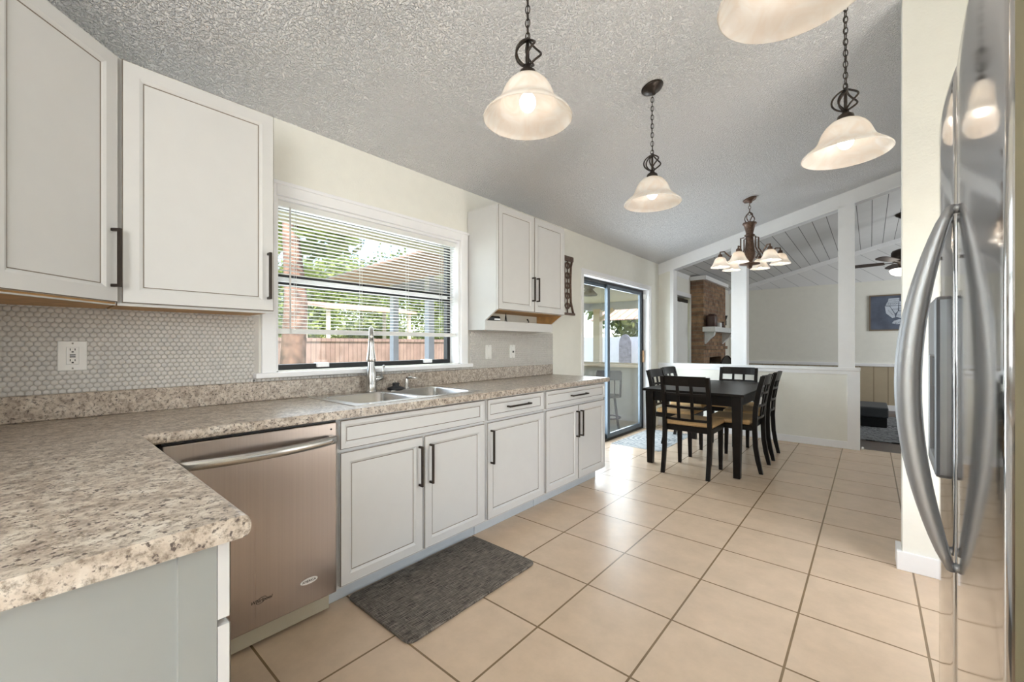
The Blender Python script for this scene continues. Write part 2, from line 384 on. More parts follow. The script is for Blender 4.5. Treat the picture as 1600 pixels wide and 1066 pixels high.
def holed_wall(name, m, axis, a0, a1, us, zs, holes, parent=None):
    """solid wall on a grid; axis 0: thickness in x, u = y; axis 1: thickness in y, u = x"""
    b = MB()
    def solid(i, j):
        if i < 0 or j < 0 or i >= len(us)-1 or j >= len(zs)-1: return False
        u, z = (us[i]+us[i+1])/2, (zs[j]+zs[j+1])/2
        return not any(h[0] < u < h[1] and h[2] < z < h[3] for h in holes)
    P = lambda a, u, z: (a, u, z) if axis == 0 else (u, a, z)
    for i in range(len(us)-1):
        for j in range(len(zs)-1):
            if not solid(i, j): continue
            u0, u1, z0, z1 = us[i], us[i+1], zs[j], zs[j+1]
            for a in (a0, a1): b.quad([P(a, u0, z0), P(a, u1, z0), P(a, u1, z1), P(a, u0, z1)])
            if not solid(i-1, j): b.quad([P(a0, u0, z0), P(a1, u0, z0), P(a1, u0, z1), P(a0, u0, z1)])
            if not solid(i+1, j): b.quad([P(a0, u1, z0), P(a1, u1, z0), P(a1, u1, z1), P(a0, u1, z1)])
            if not solid(i, j-1): b.quad([P(a0, u0, z0), P(a1, u0, z0), P(a1, u1, z0), P(a0, u1, z0)])
            if not solid(i, j+1): b.quad([P(a0, u0, z1), P(a1, u0, z1), P(a1, u1, z1), P(a0, u1, z1)])
    bmesh.ops.remove_doubles(b.bm, verts=b.bm.verts[:], dist=1e-5)
    return struct(b.build(name, m, parent))

# ------------------------------------------------------------------ room shell
WX = -2.41                       # inner face of the window wall
SL = .255                        # ceiling slope
def cz(x): return 2.41+SL*(x-WX)
YB, YH, YF = -.42, 6.20, 10.30   # back wall behind the corner, half wall, far gable wall
XR = 1.05
struct(MB().box(WX-.15, 3.2, -3.75, YH+.10, -.12, 0).build('floor', 'tile_floor'))
struct(MB().box(WX-.15, 3.2, YH+.10, YF+.15, -.12, 0).build('floor', 'wood_floor'))
holed_wall('wall_left', 'wall', 0, WX-.15, WX, [-3.75, .88, 2.20, 4.03, 5.86, 6.95, 7.66, YF+.15], [0, .70, 1.06, 2.0, 2.02, 2.41],
           [(.88, 2.20, 1.06, 2.0), (4.03, 5.86, 0, 2.0), (6.95, 7.66, .70, 2.02)])
def slab(name, m, x0, x1, y0, y1, t, off=0):
    b = MB(); b.prism([(x0, y0, cz(x0)+off), (x1, y0, cz(x1)+off), (x1, y0, cz(x1)+t), (x0, y0, cz(x0)+t)], (0, y1-y0, 0))
    return struct(b.build(name, m))
slab('ceiling', 'popcorn', WX-.15, 3.2, -3.75, YH+.05, .2)
slab('ceiling', 'plank_ceiling', WX-.15, 3.2, YH+.05, YF+.15, .2)
def sloped_wall(name, m, y0, y1, x0, x1, zb=0):
    return struct(MB().prism([(x0, y0, zb), (x1, y0, zb), (x1, y0, cz(x1)), (x0, y0, cz(x0))], (0, y1-y0, 0)).build(name, m))
sloped_wall('wall_back', 'wall', YB-.12, YB, WX, -1.25)
struct(MB().box(-1.37, -1.25, -3.6, YB-.12, 0, 2.67).build('wall_hall', 'wall'))
holed_wall('wall_rear', 'wall', 1, -3.72, -3.60, [-1.37, -1.05, .84, 1.17], [0, .55, 2.35, 3.3], [(-1.05, .84, .55, 2.35)])  # unseen opening, added to bring light in from the rear
holed_wall('wall_right', 'wall', 0, XR, XR+.12, [-3.6, -2.6, -.8, 1.80, 2.92, 3.06], [0, .75, 2.05, 2.35, cz(XR)], [(-2.6, -.8, .75, 2.35), (1.80, 2.92, 0, 2.05)])  # both holes are out of view, added to light the room sideways
def glazed(name, x, y0, y1, z0, z1):
    w = bpy.data.objects.new(name, None); COL.objects.link(w); w.location = (x, (y0+y1)/2, z0); w['kind'] = 'structure'
    b = MB(); b.box(x+.02, x+.08, y0, y0+.06, z0, z1); b.box(x+.02, x+.08, y1-.06, y1, z0, z1); b.box(x+.02, x+.08, y0+.06, y1-.06, z0, z0+.08); b.box(x+.02, x+.08, y0+.06, y1-.06, z1-.06, z1)
    b.build('sash_frame', 'trim', w); MB().box(x+.045, x+.05, y0+.06, y1-.06, z0+.08, z1-.06).build('pane', 'pane', w)
glazed('door_added', XR, 1.80, 2.92, 0, 2.05); glazed('window_added', XR, -2.6, -.8, .75, 2.35)  # invented glazing out of view, added to go with the right-hand fill lamps
sloped_wall('wall_stub', 'wall', 3.06, 3.18, .131, XR+.12)
struct(MB().box(3.08, 3.2, 3.18, YF, 0, cz(3.08)).build('wall_east', 'wall'))
sloped_wall('wall_hallside', 'wall', 3.18, 3.30, XR+.12, 3.08)
# far gable wall
struct(MB().box(WX, 3.08, YF, YF+.15, 0, 2.385).build('wall_far', 'wall'))
sloped_wall('wall_gable', 'gable_boards', YF-.01, YF+.15, WX, 3.08, 2.385)
struct(MB().prism([(WX, YF-.03, cz(WX)-.08), (3.08, YF-.03, cz(3.08)-.08), (3.08, YF-.03, cz(3.08)), (WX, YF-.03, cz(WX))], (0, .02, 0)).build('trim_1', 'trim'))
struct(MB().box(WX, 3.08, YF-.015, YF, .10, .80).build('wall_wainscot', 'wainscot_boards'))
struct(MB().box(WX, 3.08, YF-.035, YF, .80, .86).build('trim_2', 'trim', bevel=.006))
struct(MB().box(WX, 3.08, YF-.03, YF, 0, .10).build('baseboard_far', 'trim'))
struct(MB().prism([(WX, YH+.12, 2.33), (WX+.03, YH+.12, 2.40), (WX, YH+.12, 2.40)], (0, 7.55-YH-.12, 0)).build('trim_3', 'trim'))

# half wall, posts, header
struct(MB().box(WX, -.10, YH, YH+.12, 0, .90).build('wall_half', 'wall'))
struct(MB().box(WX, -.085, YH-.025, YH+.145, .90, .938).build('trim_4', 'trim', bevel=.006))
b = MB(); b.box(WX, -.10, YH-.012, YH, .86, .90); b.box(-.20, -.10, YH-.012, YH, 0, .86); b.box(-.10, -.088, YH-.012, YH+.132, 0, .90)
struct(b.build('trim_5', 'trim'))
struct(MB().box(WX, -.20, YH-.014, YH, 0, .085).build('baseboard_half', 'trim', bevel=.004))
hd = .165
b = MB(); b.prism([(WX, YH, cz(WX)-hd), (3.08, YH, cz(3.08)-hd), (3.08, YH, cz(3.08)), (WX, YH, cz(WX))], (0, .12, 0))
struct(b.build('beam_header', 'trim'))
b = MB()
for (x0, x1) in ((-2.19, -1.42), (-1.255, -.285), (-.135, 3.0)):
    b.prism([(x0, YH-.012, cz(x0)-hd), (x1, YH-.012, cz(x1)-hd), (x1, YH-.012, cz(x1)-hd+.022), (x0, YH-.012, cz(x0)-hd+.022)], (0, .144, 0))
struct(b.build('trim_6', 'trim'))
def post(name, x0, x1, zb=.938):
    return struct(MB().prism([(x0, YH-.004, zb), (x1, YH-.004, zb), (x1, YH-.004, cz(x1)-hd), (x0, YH-.004, cz(x0)-hd)], (0, .128, 0)).build(name, 'trim'))
post('pillar', -1.42, -1.255); post('pillar', -.285, -.135)
struct(MB().prism([(WX, YH, .938), (-2.19, YH, .938), (-2.19, YH, cz(-2.19)-hd), (WX, YH, cz(WX)-hd)], (0, .12, 0)).build('wall_jamb', 'wall'))
b = MB(); b.box(-2.235, -2.185, YH-.014, YH+.134, .938, cz(-2.19)-hd); b.box(-1.255, -1.235, YH-.012, YH+.13, .938, cz(-1.25)-hd-.005)
struct(b.build('trim_7', 'trim'))
# stub-wall baseboard
b = MB(); b.box(.107, XR, 3.045, 3.06, 0, .10); b.box(.107, .131, 3.06, 3.20, 0, .10)
struct(b.build('baseboard_stub', 'trim', bevel=.004))

# ------------------------------------------------------------------ kitchen window
w1 = bpy.data.objects.new('window_1', None); COL.objects.link(w1); w1.location = (WX, 1.54, 1.06); w1['kind'] = 'structure'
b = MB(); t = .022
b.box(WX, WX+t, .81, .88, 1.05, 2.068); b.box(WX, WX+t, 2.20, 2.27, 1.05, 2.068); b.box(WX, WX+t, .88, 2.20, 2.0, 2.068)
b.box(WX, WX+.03, .80, 2.28, 2.055, 2.075)
b.build('casing', 'trim', w1, bevel=.004)
MB().box(WX-.10, WX+.045, .775, 2.305, 1.028, 1.055).build('sill', 'trim', w1, bevel=.005)
b = MB(); b.box(WX-.148, WX, .88, .895, 1.055, 2.0); b.box(WX-.148, WX, 2.185, 2.20, 1.055, 2.0); b.box(WX-.148, WX, .895, 2.185, 1.985, 2.0)
b.build('jamb', 'trim', w1)
b = MB(); fx0, fx1 = WX-.135, WX-.095
b.box(fx0, fx1, .895, .925, 1.055, 1.985); b.box(fx0, fx1, 2.155, 2.185, 1.055, 1.985); b.box(fx0, fx1, .925, 2.155, 1.96, 1.985); b.box(fx0-.001, fx1+.012, .925, 2.155, 1.055, 1.09)
b.build('sash_frame', 'blackgap', w1)
b = MB(); b.box(fx0-.002, fx1, .925, 2.155, 1.535, 1.552); b.box(fx0-.002, fx1, .925, 2.155, 1.578, 1.595)
b.build('meeting_rail', 'blackgap', w1)
MB().box(fx0, fx1+.003, .925, 2.155, 1.552, 1.578).build('rail_face', 'trim', w1)
b = MB()
for y in (1.17, 1.95): b.box(fx1-.02, fx1+.03, y-.035, y+.035, 1.07, 1.095)
b.build('latch', 'trim', w1)
MB().box(fx0+.015, fx0+.019, .925, 2.155, 1.09, 1.535).build('lower_pane', 'pane', w1)
MB().box(fx0+.015, fx0+.019, .925, 2.155, 1.595, 1.96).build('upper_pane', 'pane', w1)

bl = thing('window_blind', 'white horizontal slat blind hanging in the kitchen window above the sink, half lowered', 'blind', (WX-.04, 1.54, 1.98))
bx = WX-.045
MB().box(bx-.02, bx+.02, .90, 2.18, 1.955, 1.985).build('headrail', 'blindwhite', bl)
b = MB(); z = 1.305
while z < 1.95:
    a = math.radians(6)
    b.prism([(bx-.0125, .90, z-.0012), (bx, .90, z+.0012), (bx+.0125, .90, z+.0002), (bx+.0125, .90, z-.0005), (bx, .90, z+.0005), (bx-.0125, .90, z-.0020)], (0, 1.28, 0)); z += .0205
b.build('slats', 'blindwhite', bl)
MB().box(bx-.014, bx+.014, .90, 2.195, 1.262, 1.290).build('bottom_rail', 'blindwhite', bl, bevel=.004)
for y in (1.0, 1.4, 1.75, 2.05):
    for dx in (.0135, -.0135): MB().tube([(bx+dx, y, 1.275), (bx+dx, y, 1.96)], .0012, 5).build('cord', 'blindwhite', bl)
MB().tube([(bx+.025, .965, 1.26), (bx+.022, .965, 1.96)], .0045, 6).build('wand', 'plate', bl)

# ------------------------------------------------------------------ sliding glass door
d1 = bpy.data.objects.new('door_1', None); COL.objects.link(d1); d1.location = (WX-.1, 4.95, 0); d1['kind'] = 'structure'
b = MB(); b.box(WX, WX+.012, 3.985, 4.03, 0, 2.045); b.box(WX, WX+.012, 5.86, 5.905, 0, 2.045); b.box(WX, WX+.012, 4.03, 5.86, 2.0, 2.045)
b.build('casing', 'trim', d1)
b = MB(); b.box(WX-.149, WX, 4.03, 4.04, 0, 2.0); b.box(WX-.149, WX, 5.845, 5.86, 0, 2.0); b.box(WX-.149, WX, 4.04, 5.845, 1.985, 2.0)
b.build('jamb', 'trim', d1)
sx0, sx1 = WX-.145, WX-.085
b = MB(); b.box(sx0, sx1, 4.04, 4.07, 0, 1.985); b.box(sx0, sx1, 5.815, 5.845, 0, 1.985); b.box(sx0, sx1, 4.07, 5.815, 1.955, 1.985); b.box(sx0, sx1, 4.07, 5.815, .0005, .03)
b.build('frame', 'blackgap', d1)
def panel(nm, x0, x1, y0, y1):
    b = MB(); b.box(x0, x1, y0, y0+.065, .03, 1.955); b.box(x0, x1, y1-.065, y1, .03, 1.955); b.box(x0, x1, y0+.065, y1-.065, .03, .085); b.box(x0, x1, y0+.065, y1-.065, 1.915, 1.955)
    p = b.build(nm, 'alu_frame', d1)
    xm = (x0+x1)/2; MB().box(xm-.003, xm+.003, y0+.065, y1-.065, .085, 1.915).build('glass', 'pane', p)
    return p
panel('fixed_panel', sx0+.002, sx0+.024, 4.07, 4.86)
p2 = panel('sliding_panel', sx0+.03, sx0+.055, 4.77, 5.80)
MB().box(WX-.085, WX-.06, 5.80, 5.825, .95, 1.12).build('pull_handle', 'brass', d1, bevel=.004)
MB().box(WX-.08, WX-.04, 5.82, 5.845, 1.86, 1.93).build('lock_sensor', 'plate', d1, bevel=.004)

# ------------------------------------------------------------------ cabinetry helpers
def front(name, parent, o, U, N, w, h, inset=.058, t=.020, handle=None, mats=('cabinet', 'glaze')):
    """panelled door or drawer front; o = lower corner at the cabinet face"""
    o, U, N = Vector(o), Vector(U), Vector(N); Vv = Z
    b = MB()
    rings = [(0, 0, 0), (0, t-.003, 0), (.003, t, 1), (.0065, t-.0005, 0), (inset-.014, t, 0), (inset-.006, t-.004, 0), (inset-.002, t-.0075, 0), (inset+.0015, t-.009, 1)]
    prev = None
    for k, (i, n, mi) in enumerate(rings):
        r = [b.bm.verts.new(o+U*u+Vv*v+N*n) for u, v in ((i, i), (w-i, i), (w-i, h-i), (i, h-i))]
        if prev:
            for j in range(4): b.bm.faces.new([prev[j], prev[(j+1) % 4], r[(j+1) % 4], r[j]]).material_index = mi
        else: b.bm.faces.new(r[::-1])
        prev = r
    b.bm.faces.new(prev)
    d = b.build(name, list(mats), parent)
    if handle:
        ud, vd, ln, horiz = handle
        c = o+U*ud+Vv*vd+N*t; ax = U if horiz else Vv; sd = Vv if horiz else U
        hb = MB()
        hb.obox(c, ax, sd, N, 0, ln, -.0055, .0055, .022, .033)
        for k in (0, ln-.011): hb.obox(c, ax, sd, N, k, k+.011, -.0055, .0055, 0, .024)
        hb.build('handle', 'bronze', d, bevel=.0012, seg=1)
    return d

# ------------------------------------------------------------------ base cabinets along the window wall
FX = -1.82; TK = -1.905; BT = .871
def base_cab(label, y0, y1, group='base cabinets along the window wall', open_top=False):
    c = thing('base_cabinet', label, 'cabinet', ((WX+FX)/2, (y0+y1)/2, 0), group)
    b = MB(); e = .0015
    if open_top:
        b.box(WX+.002, FX, y0+e, y0+.02, .10, BT); b.box(WX+.002, FX, y1-.02, y1-e, .10, BT); b.box(WX+.002, FX, y0+.02, y1-.02, .10, .12)
        b.box(FX-.02, FX, y0+.02, y1-.02, .12, BT-.16); b.box(FX-.02, FX, y0+.02, y1-.02, BT-.16, BT)
    else: b.box(WX+.002, FX, y0+e, y1-e, .10, BT)
    b.build('carcass', 'glaze' if False else 'cabinet', c)
    MB().box(WX+.002, TK, y0+e, y1-e, 0, .0995).build('toe_kick', 'toe', c)
    return c
N = X; U = Y
c = base_cab('white sink base cabinet with false drawer front and two doors, beside the dishwasher', .915, 1.862, open_top=True)
front('false_front', c, (FX, .928, .730), U, N, .922, .130, .034)
front('door', c, (FX, .928, .115), U, N, .455, .600, handle=(.43, .345, .21, False))
front('door', c, (FX, 1.394, .115), U, N, .456, .600, handle=(.035, .345, .21, False))
c = base_cab('white narrow base cabinet with one drawer over one door, right of the sink cabinet', 1.864, 2.476)
front('drawer', c, (FX, 1.876, .730), U, N, .590, .130, .034, handle=(.18, .070, .23, True))
front('door', c, (FX, 1.876, .115), U, N, .590, .600, handle=(.03, .345, .21, False))
c = base_cab('white base cabinet at the far end of the counter, one wide drawer over two doors', 2.478, 3.400)
front('drawer', c, (FX, 2.490, .730), U, N, .898, .130, .034, handle=(.33, .070, .235, True))
front('door', c, (FX, 2.490, .115), U, N, .444, .600, handle=(.418, .345, .21, False))
front('door', c, (FX, 2.942, .115), U, N, .446, .600, handle=(.028, .345, .21, False))
# return cabinet under the near counter
PY = .215
c = thing('base_cabinet', 'pale end cabinet below the near counter corner, plain side panel towards the room', 'cabinet', (-1.3, 0, 0), 'base cabinets along the window wall')
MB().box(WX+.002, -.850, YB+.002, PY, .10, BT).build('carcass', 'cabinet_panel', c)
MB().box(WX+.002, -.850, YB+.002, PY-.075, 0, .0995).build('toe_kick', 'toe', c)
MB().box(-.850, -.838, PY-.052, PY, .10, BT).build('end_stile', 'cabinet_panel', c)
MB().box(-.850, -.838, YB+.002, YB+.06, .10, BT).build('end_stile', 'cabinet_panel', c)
for k, (z0, h) in enumerate(((.735, .128), (.428, .295), (.115, .305))):
    front('drawer', c, (-.838, PY+.001, z0), -X, Y, .46, h, .034, handle=(.12, h/2, .22, True))

# dishwasher
dw = thing('dishwasher', 'stainless steel dishwasher with bowed bar handle, under the counter beside the sink', 'dishwasher', (-2.1, .61, 0))
MB().box(WX+.03, -1.88, .304, .912, .02, .866).build('tub_body', 'blackgap', dw)
b = MB(); b.box(-1.855, -1.80, .308, .910, .105, .858); dr = b.build('door', 'steel_dw', dw, bevel=.004)
MB().box(-1.86, -1.815, .308, .910, .859, .872).build('control_strip', 'black', dw)
kp = MB().box(-1.875, -1.862, .306, .905, .012, .103).build('kick_plate', 'kick', dw)
for y in (.36, .86): MB().lathe([(0, 0), (.005, 0), (.005, .003), (0, .0035)], (-1.862, y, .075), 10, X).build('screw', 'nickel', kp)
b = MB(); n = 18; pr = []
for i in range(n+1):
    s = i/n; y = .335+.565*s; bow = .012+.048*math.sin(PI*s)**.8
    pr.append([b.bm.verts.new((-1.80+bow+dx, y, .785+dz)) for dx, dz in ((0, -.018), (.010, -.016), (.012, 0), (.010, .016), (0, .018), (-.006, 0))])
for a, c_ in zip(pr, pr[1:]):
    for j in range(6): f = b.bm.faces.new([a[j], a[(j+1) % 6], c_[(j+1) % 6], c_[j]]); f.smooth = True
b.bm.faces.new(pr[0]); b.bm.faces.new(pr[-1][::-1])
for y in (.345, .885): b.box(-1.80, -1.785, y-.012, y+.012, .768, .802)
b.build('handle', 'nickel', dr)
text('lettering', 'Whirlpool', .0185, (-1.7992, .607, .208), Y, Z, 'badge_text', dr, shear=.25)
b = MB(); b.tube([(-1.7992, .607+.018*math.cos(a), .208+.0105*math.sin(a)+.005*math.cos(a)) for a in [2*PI*i/20 for i in range(17)]], .0009, 5); b.build('logo_ring', 'badge_text', dr)
b = MB(); pts = [(-1.7998, .789+.036*math.cos(2*PI*i/24), .206+.0125*math.sin(2*PI*i/24)) for i in range(24)]; b.prism(pts, (.0025, 0, 0)); bd = b.build('badge', 'badge', dr)
text('lettering', 'AMERICA', .0135, (-1.7970, .789, .206), Y, Z, 'badge_text', bd)
MB().lathe([(0, 0), (.004, 0), (.004, .002), (0, .002)], (-1.80, .885, .83), 10, X).build('indicator', 'black', dr)

# ------------------------------------------------------------------ countertop
ct = thing('countertop', 'speckled beige laminate countertop in an L along the window wall', 'countertop', (-2.1, 1.5, .87))
xs = [WX+.001, -2.315, -1.865, -1.772, -.812]; ys = [YB+.001, .258, 1.045, 1.862, 3.425]
b = MB(); vt = {}
def vv(i, j):
    if (i, j) not in vt: vt[(i, j)] = b.bm.verts.new((xs[i], ys[j], .910))
    return vt[(i, j)]
fs = []
for i in range(4):
    for j in range(4):
        if i == 3 and j > 0: continue
        if i == 1 and j == 2: continue
        fs.append(b.bm.faces.new([vv(i, j), vv(i+1, j), vv(i+1, j+1), vv(i, j+1)]))
r = bmesh.ops.extrude_face_region(b.bm, geom=fs)
for v in [g for g in r['geom'] if isinstance(g, bmesh.types.BMVert)]: v.co.z = .872
b.bm.edges.ensure_lookup_table()
def frontedge(e):
    p, q = e.verts[0].co, e.verts[1].co
    same = abs(p.z-q.z) < 1e-5
    if not same: return False
    fx = abs(p.x+1.772) < 1e-4 and abs(q.x+1.772) < 1e-4 and min(p.y, q.y) >= .257
    fy = abs(p.y-.258) < 1e-4 and abs(q.y-.258) < 1e-4 and min(p.x, q.x) >= -1.773
    ex = abs(p.y-3.425) < 1e-4 and abs(q.y-3.425) < 1e-4
    return fx or fy
es = [e for e in b.bm.edges if frontedge(e)]
bmesh.ops.bevel(b.bm, geom=es, offset=.014, segments=4, profile=.5, affect='EDGES')
b.build('worktop', 'granite', ct)
b = MB(); b.box(WX+.001, WX+.021, YB+.001, 3.425, .910, 1.010); b.box(WX+.021, -.812, YB+.001, YB+.021, .910, 1.010)
b.build('backsplash_curb', 'granite', ct, bevel=.006, seg=3)

# penny-hex tile backsplash
def hexes(b, y0, y1, z0, z1, holes=()):
    p = .0215; r = p*.5*.93; h6 = p/math.sqrt(3)*.955; row = 0; z = z0+r*.55
    while z < z1+r*.2:
        y = y0+(p/2 if row % 2 else 0)+r
        while y < y1+r*.25:
            if not any(h[0] < y < h[1] and h[2] < z < h[3] for h in holes):
                prev = None
                for rr, xx in ((h6, 0.0015), (h6*.97, .0040), (h6*.72, .0062)):
                    ring = [b.bm.verts.new((WX+xx, y+rr*math.cos(PI/6+k*PI/3), z+rr*math.sin(PI/6+k*PI/3))) for k in range(6)]
                    if prev:
                        for k in range(6): f = b.bm.faces.new([prev[k], prev[(k+1) % 6], ring[(k+1) % 6], ring[k]]); f.smooth = True
                    prev = ring
                f = b.bm.faces.new(prev); f.smooth = True
            y += p
        z += p*.866; row += 1
mat('penny', (.60, .575, .545), .30, noise=.05, scale=25)
mat('grout', (.55, .525, .49), .8)
for nm, lb, args, (gy0, gy1, gz0, gz1) in (
    ('tile_backsplash', 'beige penny tile backsplash below the wall cabinets on the left', [(YB, .77, 1.012, 1.352), (.77, 2.30, 1.012, 1.018)], (YB, .80, 1.010, 1.352)),
    ('tile_backsplash', 'grey penny tile backsplash below the small open shelf cabinet', [(2.31, 3.44, 1.012, 1.312)], (2.29, 3.447, 1.010, 1.314))):
    b = MB(); b.box(WX+.0003, WX+.0022, gy0, gy1, gz0, gz1); g = b.build(nm, 'grout'); tag(g, lb, 'backsplash', 'tiled backsplashes')
    b = MB()
    for a in args: hexes(b, *a)
    b.build('tiles', 'penny', g)

# ------------------------------------------------------------------ wall cabinets
CZ0, CZ1 = 1.345, 2.252; CF = -2.10
c = thing('corner_wall_cabinet', 'white diagonal corner wall cabinet with one door, touching the left edge of view', 'cabinet', (-2.1, 0, CZ0))
A = (-2.10, .226); B = (-1.786, -.088)
poly = [(WX+.002, YB+.002), (-1.786, YB+.002), B, A, (WX+.002, .226)]
MB().prism([(x, y, CZ0+.012) for x, y in poly], (0, 0, CZ1-CZ0-.012)).build('carcass', 'cabinet', c)
MB().prism([(x*.995-.008, y*.99, CZ0+.004) for x, y in poly], (0, 0, .0075)).build('underside', 'rawwood', c)
dU = Vector((1, -1, 0)).normalized(); dN = Vector((1, 1, 0)).normalized()
MB().prism([(A[0], A[1], CZ0), (B[0], B[1], CZ0), (B[0]-.012, B[1]-.012, CZ0), (A[0]-.012, A[1]-.012, CZ0)], (0, 0, .012)).build('bottom_rail', 'cabinet', c)
front('door', c, Vector((B[0], B[1], CZ0+.010))-dU*.015, -dU, dN, .414, .892, .062, handle=(.414-.028, .052, .21, False))
c = thing('wall_cabinet', 'white single door wall cabinet between the corner cabinet and the window', 'cabinet', (-2.25, .5, CZ0), 'wall cabinets')
MB().box(WX+.002, CF, .230, .758, CZ0+.012, CZ1).build('carcass', 'cabinet', c)
MB().box(WX+.004, CF-.014, .232, .756, CZ0+.004, CZ0+.0115).build('underside', 'rawwood', c)
MB().box(CF-.012, CF, .230, .758, CZ0, CZ0+.012).build('bottom_rail', 'cabinet', c)
front('door', c, (CF, .240, CZ0+.010), Y, X, .514, .892, .062, handle=(.490, .052, .21, False))
c = thing('wall_cabinet', 'white two door wall cabinet right of the window with slanted open shelf below', 'cabinet', (-2.25, 2.72, 1.315), 'wall cabinets')
prof = [(WX+.007, 1.315), (-2.215, 1.315), (-2.215, 1.388), (-2.10, 1.462), (-2.10, 2.245), (WX+.007, 2.245)]
for y, inner in ((2.28, 1), (3.147, -1)):
    s = MB().prism([(x, y, z) for x, z in prof], (0, .018, 0)).build('side_panel', 'cabinet', c)
    yi = y+.0185 if inner == 1 else y-.003
    MB().prism([(x, yi, z) for x, z in [(WX+.03, 1.335), (-2.218, 1.335), (-2.218, 1.386), (-2.104, 1.46), (WX+.03, 1.462)]], (0, .002, 0)).build('lining', 'rawwood', s)
MB().box(WX+.03, -2.10, 2.2985, 3.1465, 1.464, 2.245).build('carcass', 'cabinet', c)
MB().box(WX+.03, -2.105, 2.3005, 3.144, 1.4625, 1.4638).build('underside', 'rawwood', c)
MB().box(WX+.007, -2.215, 2.2985, 3.1465, 1.315, 1.332).build('shelf', 'cabinet', c)
MB().box(-2.233, -2.215, 2.2985, 3.1465, 1.332, 1.388).build('shelf_lip', 'cabinet', c)
MB().box(WX+.007, WX+.028, 2.2985, 3.1465, 1.332, 1.464).build('back_panel', 'wall', c)
front('door', c, (-2.10, 2.283, 1.466), Y, X, .434, .775, .056, handle=(.408, .085, .195, False))
front('door', c, (-2.10, 2.721, 1.466), Y, X, .441, .775, .056, handle=(.028, .085, .195, False))

# things in the open shelf
r_ = thing('router', 'black router box standing on the open shelf below the two door wall cabinet', 'router', (-2.30, 2.43, 1.332))
b = MB(); b.box(-2.33, -2.27, 2.36, 2.52, 1.332, 1.432); b.build('housing', 'black', r_, bevel=.012)
MB().box(-2.2698, -2.268, 2.44, 2.51, 1.400, 1.412).build('label_plate', 'nickel', r_)
cb = MB(); cb.tube([(-2.29, 2.60, 1.46), (-2.28, 2.60, 1.40), (-2.28, 2.62, 1.37), (-2.30, 2.66, 1.338), (-2.27, 2.70, 1.365), (-2.28, 2.72, 1.39), (-2.29, 2.74, 1.345)], .004, 6)
cb.tube([(-2.29, 2.60, 1.44), (-2.28, 2.58, 1.36), (-2.28, 2.57, 1.338)], .004, 6)
tag(cb.build('cable', 'black'), 'black tangled cable in the middle of the open cabinet shelf', 'cable', 'cables on the open shelf')
cb = MB(); cb.tube([(-2.28, 2.80, 1.338), (-2.27, 2.85, 1.35), (-2.27, 2.885, 1.40), (-2.28, 2.875, 1.425)], [.003, .003, .004, .008], 6)
tag(cb.build('cable', 'black'), 'single black cable end with a plug curling up near the shelf right side', 'cable', 'cables on the open shelf')
pp = MB(); pp.prism([(-2.32, 2.90, 1.333), (-2.24, 2.90, 1.333), (-2.24, 3.10, 1.333), (-2.32, 3.10, 1.333)], (0, 0, .004))
tag(pp.build('paper_stack', 'plate'), 'low white papers lying on the right end of the open shelf', 'papers')

# outlets and switches
def plate(label, cat, y, z, w, h, kind):
    t_ = thing('wall_'+cat, label, cat, (WX+.006, y, z), 'wall plates on the tile')
    MB().box(WX+.006, WX+.013, y-w/2, y+w/2, z-h/2, z+h/2).build('cover_plate', 'plate', t_, bevel=.003)
    dk = MB().box(WX+.013, WX+.0155, y-.0175, y+.0175, z-.034, z+.034).build('insert', 'plate', t_, bevel=.001)
    b = MB(); xx = (WX+.0150, WX+.0162)
    if kind == 'gfci':
        for s in (1, -1):
            c_ = z+s*.021
            for dy in (-.0065, .0065): b.box(*xx, y+dy-.0012, y+dy+.0012, c_-.000, c_+.008)
            b.box(*xx, y-.003, y+.003, c_-.008, c_-.003)
        b.box(*xx, y-.008, y+.008, z+.0015, z+.0055); b.box(*xx, y-.008, y+.008, z-.006, z-.002)
        b.build('slots', 'black', dk)
    elif kind == 'rocker':
        MB().prism([(WX+.0155, y-.015, z-.031), (WX+.0195, y-.015, z-.031), (WX+.0157, y-.015, z+.031), (WX+.0155, y-.015, z+.031)], (0, .03, 0)).build('rocker', 'plate', dk)
    else:
        b.box(WX+.015, WX+.026, y-.004, y+.004, z-.010, z+.006); b.build('toggle', 'black', dk)
    for s in (1, -1): MB().lathe([(0, 0), (.003, 0), (.003, .001), (0, .0012)], (WX+.013, y, z+s*h*.42), 8, X).build('screw', 'nickel', t_)
plate('square white outlet plate with black slots on the beige tile below the corner cabinet', 'outlet', .133, 1.157, .082, .117, 'gfci')
plate('white rocker switch plate on the grey tile, the one nearer the window', 'switch', 2.51, 1.142, .072, .115, 'rocker')
plate('white plate with a small dark toggle on the grey tile, farther from the window', 'switch', 2.815, 1.142, .072, .115, 'toggle')

# ------------------------------------------------------------------ sink, faucet
sk = thing('kitchen_sink', 'stainless double bowl sink set into the counter below the window', 'sink', (-2.1, 1.455, .91))
b = MB(); gx = [-2.375, -2.290, -1.895, -1.845]; gy = [1.022, 1.070, 1.440, 1.475, 1.838, 1.885]
z = .9135
for i in range(3):
    for j in range(5):
        if i == 1 and j in (1, 3): continue
        b.quad([(gx[i], gy[j], z), (gx[i+1], gy[j], z), (gx[i+1], gy[j+1], z), (gx[i], gy[j+1], z)])
bmesh.ops.remove_doubles(b.bm, verts=b.bm.verts[:], dist=1e-5)
oe = [e for e in b.bm.edges if len(e.link_faces) == 1]
r = bmesh.ops.extrude_edge_only(b.bm, edges=[e for e in oe if not (gx[1]-.001 <= min(v.co.x for v in e.verts) and max(v.co.x for v in e.verts) <= gx[2]+.001 and gy[1]-.001 <= min(v.co.y for v in e.verts) and max(v.co.y for v in e.verts) <= gy[4]+.001)])
